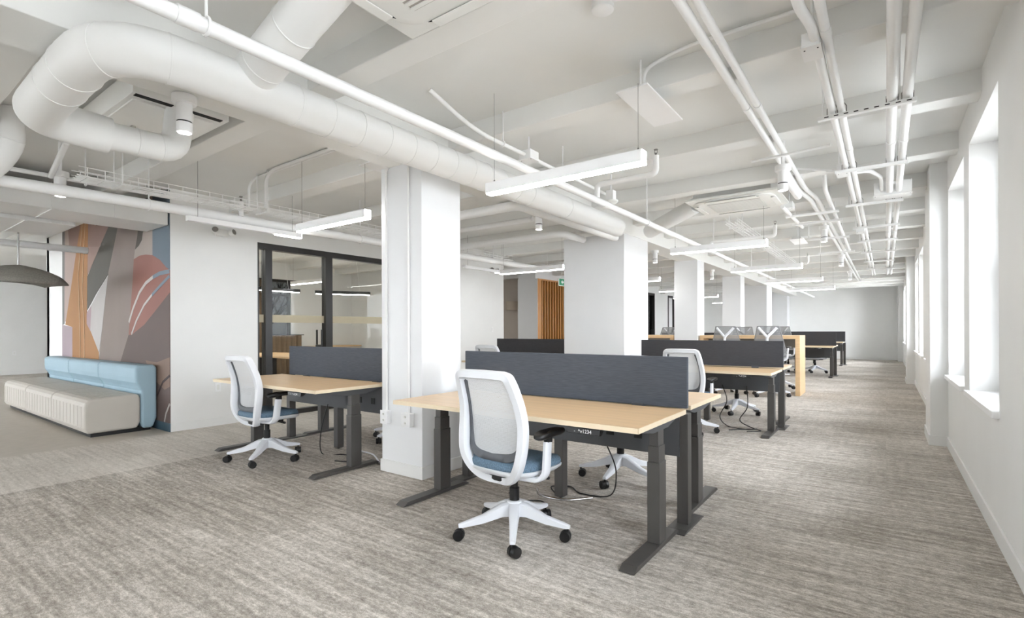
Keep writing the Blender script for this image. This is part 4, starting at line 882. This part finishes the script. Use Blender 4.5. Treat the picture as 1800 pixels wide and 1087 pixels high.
# ================================================================== SMALL THINGS
# surface conduits and outlets on the nearest column
for x, lab in ((-3.514, 'left'), (-3.235, 'right')):
    pipe('surface_conduit', [(x, 2.951, 0.54), (x, 2.951, 2.62), (x+0.03, 2.951, 2.655)], 0.011, 'white surface conduit on the front of the square column, %s one' % lab, 0.02, top=2.65)
def outlet(x, label, w):
    t = thing('outlet_box', label, 'outlet', (x, 2.964, 0.43), 0, 'outlet boxes on the square column')
    G().box(-w, w, -0.05, 0, 0, 0.112).build('box_body', 'lamp_white', t, bevel=0.006); G().box(-w-0.004, w+0.004, -0.055, -0.05, -0.003, 0.115).build('cover', 'lamp_white', t, bevel=0.003)
    for z in (0.03, 0.082): G().cyl((0, -0.0565, z), (0, -0.055, z), 0.014, n=16).build('socket', 'unit_plastic', t)
    for z in (0.03, 0.082): G().box(-0.007, -0.004, -0.0572, -0.0566, z-0.004, z+0.006).box(0.004, 0.007, -0.0572, -0.0566, z-0.004, z+0.006).build('socket_slots', 'dark_gap', t)
outlet(-3.51, 'white outlet box low on the column, left one', 0.04); outlet(-3.235, 'white outlet box low on the column, right one', 0.052)
def plate(x, y, z, label, ax='x'):
    t = thing('wall_plate', label, 'switch plate', (x, y, z), 0, 'white wall plates'); s = 0.035; h = 0.058
    if ax == 'x': G().box(0, 0.008, -s, s, -h, h).build('cover', 'lamp_white', t, bevel=0.003); G().box(0.008, 0.012, -0.016, 0.016, -0.032, 0.032).build('rocker', 'unit_plastic', t, bevel=0.001)
    else: G().box(-s, s, -0.008, 0, -h, h).build('cover', 'lamp_white', t, bevel=0.003); G().box(-0.016, 0.016, -0.012, -0.008, -0.032, 0.032).build('rocker', 'unit_plastic', t, bevel=0.001)
plate(XL, 3.127, 0.50, 'white outlet plate low on the wall by the left chair')
plate(XL, 8.91, 1.25, 'white switch plate near the end of the white wall')
plate(-20.2, 3.4, 0.62, 'white outlet plate on the far lounge wall')
# emergency lights on the left wall
def twin_light(y, z, label):
    t = thing('emergency_light', label, 'emergency light', (XL, y, z), 0, 'twin-head emergency lights')
    G().box(0, 0.05, -0.08, 0.08, -0.05, 0.04).build('housing', 'unit_plastic', t, bevel=0.01)
    for s in (-1, 1):
        h = G().lathe([(0.001, 0), (0.035, 0.0), (0.045, 0.05), (0.045, 0.06), (0.001, 0.06)], n=20).build('lamp_head', 'unit_plastic', t, smooth=40); h.location = (0.06, s*0.09, 0.0); h.rotation_euler = (0, math.radians(75), s*0.5)
        l = G().lathe([(0.001, 0.06), (0.036, 0.06), (0.036, 0.064), (0.001, 0.064)], n=20).build('lens', 'grey_metal', h, smooth=40)
twin_light(3.17, 2.53, 'twin-head emergency light high on the white wall left of the glass'); twin_light(8.9, 2.56, 'twin-head emergency light high near the end of the white wall')
twin_light(19.5, 2.66, 'tiny distant emergency light between the black door frames')
# exit sign
t = thing('exit_sign', 'small green exit sign beside the slatted oak screen', 'sign', (-6.0, 10.15, 2.24))
G().box(-0.012, 0.012, -0.15, 0.15, 0, 0.18).build('sign_body', 'sign_white', t, bevel=0.003); G().box(0.0125, 0.014, -0.135, 0.135, 0.015, 0.165).box(-0.014, -0.0125, -0.135, 0.135, 0.015, 0.165).build('green_face', 'exit_green', t)
G().box(-0.15, 0.15, -0.0, 0.0005, 0, 0.001).build('hanger_plate', 'sign_white', t); G().cyl((0, 0, 0.18), (0, 0, ZC-2.24), 0.006, n=6).build('hanger_rod', 'pipe_paint', t)
G().prism([(-0.06, 0.09), (0.0, 0.14), (0.0, 0.11), (0.06, 0.11), (0.06, 0.07), (0.0, 0.07), (0.0, 0.04)], 'x', 0.0141, 0.0150).build('arrow', 'sign_white', t)
# wall lamp in the corridor
t = thing('wall_lamp', 'beige fabric drum lamp in the corridor beyond the white wall', 'lamp', (-9.42, 12.88, 1.86))
G().lathe([(0.001, 0), (0.2, 0), (0.2, 0.26), (0.001, 0.26)]).build('lamp_shade', 'lamp_shade_beige', t, smooth=40); G().box(-0.03, 0.03, 0.02, 0.12, 0.1, 0.16).build('wall_bracket', 'grey_metal', t)
# cables under the desks
def cable(pts, r, label, m='cable_black', n=6):
    o = Vector(pts[0]); g = G().tube([p-o for p in crom(pts, 8)], r, 6)
    ob = g.build('power_cable', m, smooth=60); ob.location = o; return tag(ob, label, 'cable', 'power cables under the desks')
cable([(-1.55, 3.22, 0.44), (-1.52, 3.3, 0.25), (-1.62, 3.42, 0.03), (-1.85, 3.4, 0.006), (-2.0, 3.5, 0.006), (-2.12, 3.42, 0.006), (-2.02, 3.3, 0.006)], 0.005, 'black power cable under the far side of the nearest desk')
cable([(-2.1, 3.18, 0.05), (-1.95, 3.0, 0.08), (-1.75, 2.98, 0.09), (-1.6, 3.1, 0.1)], 0.009, 'silver flexible cable behind the nearest chair', 'chrome')
cable([(-2.3, 3.1, 0.006), (-2.15, 3.0, 0.006), (-2.0, 3.08, 0.006), (-1.9, 2.98, 0.006), (-2.05, 2.93, 0.006)], 0.005, 'black cable loop on the carpet behind the nearest chair')
cable([(-4.75, 3.2, 0.46), (-4.72, 3.1, 0.2), (-4.55, 3.0, 0.006), (-4.35, 3.1, 0.006), (-4.1, 3.1, 0.006), (-4.0, 3.0, 0.006), (-4.2, 2.9, 0.006)], 0.005, 'black power cable curling on the carpet under the left desk')
cable([(-3.8, 3.1, 0.006), (-3.95, 3.15, 0.05), (-4.2, 3.2, 0.04)], 0.008, 'white flexible cable near the column under the left desk', 'chair_white')
cable([(-1.75, 7.1, 0.5), (-1.68, 7.05, 0.3), (-1.75, 6.98, 0.1), (-1.62, 6.85, 0.006), (-1.4, 6.75, 0.006), (-1.28, 6.85, 0.006), (-1.45, 6.7, 0.006), (-1.55, 6.6, 0.006)], 0.006, 'black cable tangled on the carpet under the second right-hand desk')
cable([(-1.45, 7.1, 0.5), (-1.42, 7.0, 0.25), (-1.5, 6.95, 0.08), (-1.35, 6.9, 0.006), (-1.22, 6.75, 0.006), (-1.35, 6.62, 0.006)], 0.006, 'black cable hanging from the second right-hand desk panel')
# meeting room contents
t = thing('curtain', 'brown pleated curtain in the meeting room seen through the glass', 'curtain', (-12.33, 6.2, 0))
for nn, k0, k1, zt in (('tall_curtain', 0, 26, 2.5), ('low_curtain', 27, 68, 1.12)):
    rows = [[(0.03*math.sin(k*0.9), k*0.02, z) for k in range(k0, k1)] for z in (0.02, zt*0.5, zt)]
    G().grid(rows).build(nn, 'curtain_brown', t, smooth=60, solid=0.004)
G().cyl((0, 0.5, 1.13), (0, 1.4, 1.13), 0.01, n=8).build('low_rod', 'black_frame', t); G().cyl((0, -0.1, 2.52), (0, 1.5, 2.52), 0.014, n=8).build('curtain_rod', 'black_frame', t)
t['label'] = 'brown pleated curtain in the meeting room seen through the glass'
t = thing('meeting_table', 'pale meeting table behind the glass partition', 'table', (-10.2, 5.8, 0))
G().box(-1.3, 1.3, -0.55, 0.55, 0.71, 0.74).build('tabletop', 'oak_table', t, bevel=0.004)
for x in (-0.9, 0.9): G().box(x-0.04, x+0.04, -0.35, 0.35, 0.02, 0.71).box(x-0.06, x+0.06, -0.45, 0.45, 0, 0.02).build('leg', 'black_frame', t)
t = thing('credenza', 'low pale cabinet at the back of the meeting room', 'cabinet', (-12.2, 8.2, 0))
G().box(-0.25, 0.25, -0.5, 0.9, 0.08, 0.8).build('body', 'beige_wall', t, bevel=0.004); G().box(-0.27, 0.27, -0.52, 0.92, 0.8, 0.83).build('top', 'oak_table', t); G().box(-0.2, 0.2, -0.45, 0.85, 0, 0.08).build('plinth', 'black_frame', t)
for k in range(2): G().box(0.2505, 0.258, -0.48+k*0.69, 0.19+k*0.69, 0.1, 0.78).build('door', 'beige_wall', t, bevel=0.002)
def bar_pendant(x, y, z, L, rz, label):
    t = thing('bar_pendant', label, 'pendant lamp', (x, y, z), rz, 'black bar pendants in the meeting room')
    G().box(-L/2, L/2, -0.03, 0.03, 0.012, 0.075).build('bar', 'black_frame', t); G().box(-L/2+0.02, L/2-0.02, -0.022, 0.022, 0, 0.0118).build('diffuser', 'lamp_diffuser', t)
    for s in (-1, 1): G().cyl((s*L*0.3, 0, 0.075), (s*L*0.22, 0, ZC-z), 0.003, n=6).build('suspension_cable', 'lamp_white', t)
bar_pendant(-10.3, 5.6, 2.06, 1.3, 90, 'black bar pendant lamp in the meeting room, left one'); bar_pendant(-9.1, 6.5, 1.98, 1.1, 60, 'black bar pendant lamp in the meeting room, right one')
# bare tree outside the meeting room window
t = thing('bare_tree', 'bare branched tree outside the meeting room window', 'tree', (-15.2, 8.0, -0.1))
g = G(); rnd = random.Random(3)
def branch(p, d, L, r, dep):
    q = p+d*L; g.tube([p, p.lerp(q, 0.5)+Vector((rnd.uniform(-.05, .05), rnd.uniform(-.05, .05), 0))*L, q], [r, r*0.8, r*0.6], 6)
    if dep:
        for k in range(3):
            dd = (d+Vector((rnd.uniform(-.8, .8), rnd.uniform(-.8, .8), rnd.uniform(-.1, .5)))).normalized(); branch(q if k else p.lerp(q, 0.7), dd, L*rnd.uniform(.6, .8), r*0.58, dep-1)
branch(Vector((0, 0, 0)), Vector((0, 0, 1)), 1.0, 0.08, 5)
g.build('trunk_and_branches', 'bark', t, smooth=60)
struct(G().box(-17, -12.7, 5.0, 11, -0.2, -0.1).build('ground', 'outdoor_wall'), 'paved ground outside the meeting room window', 'ground')
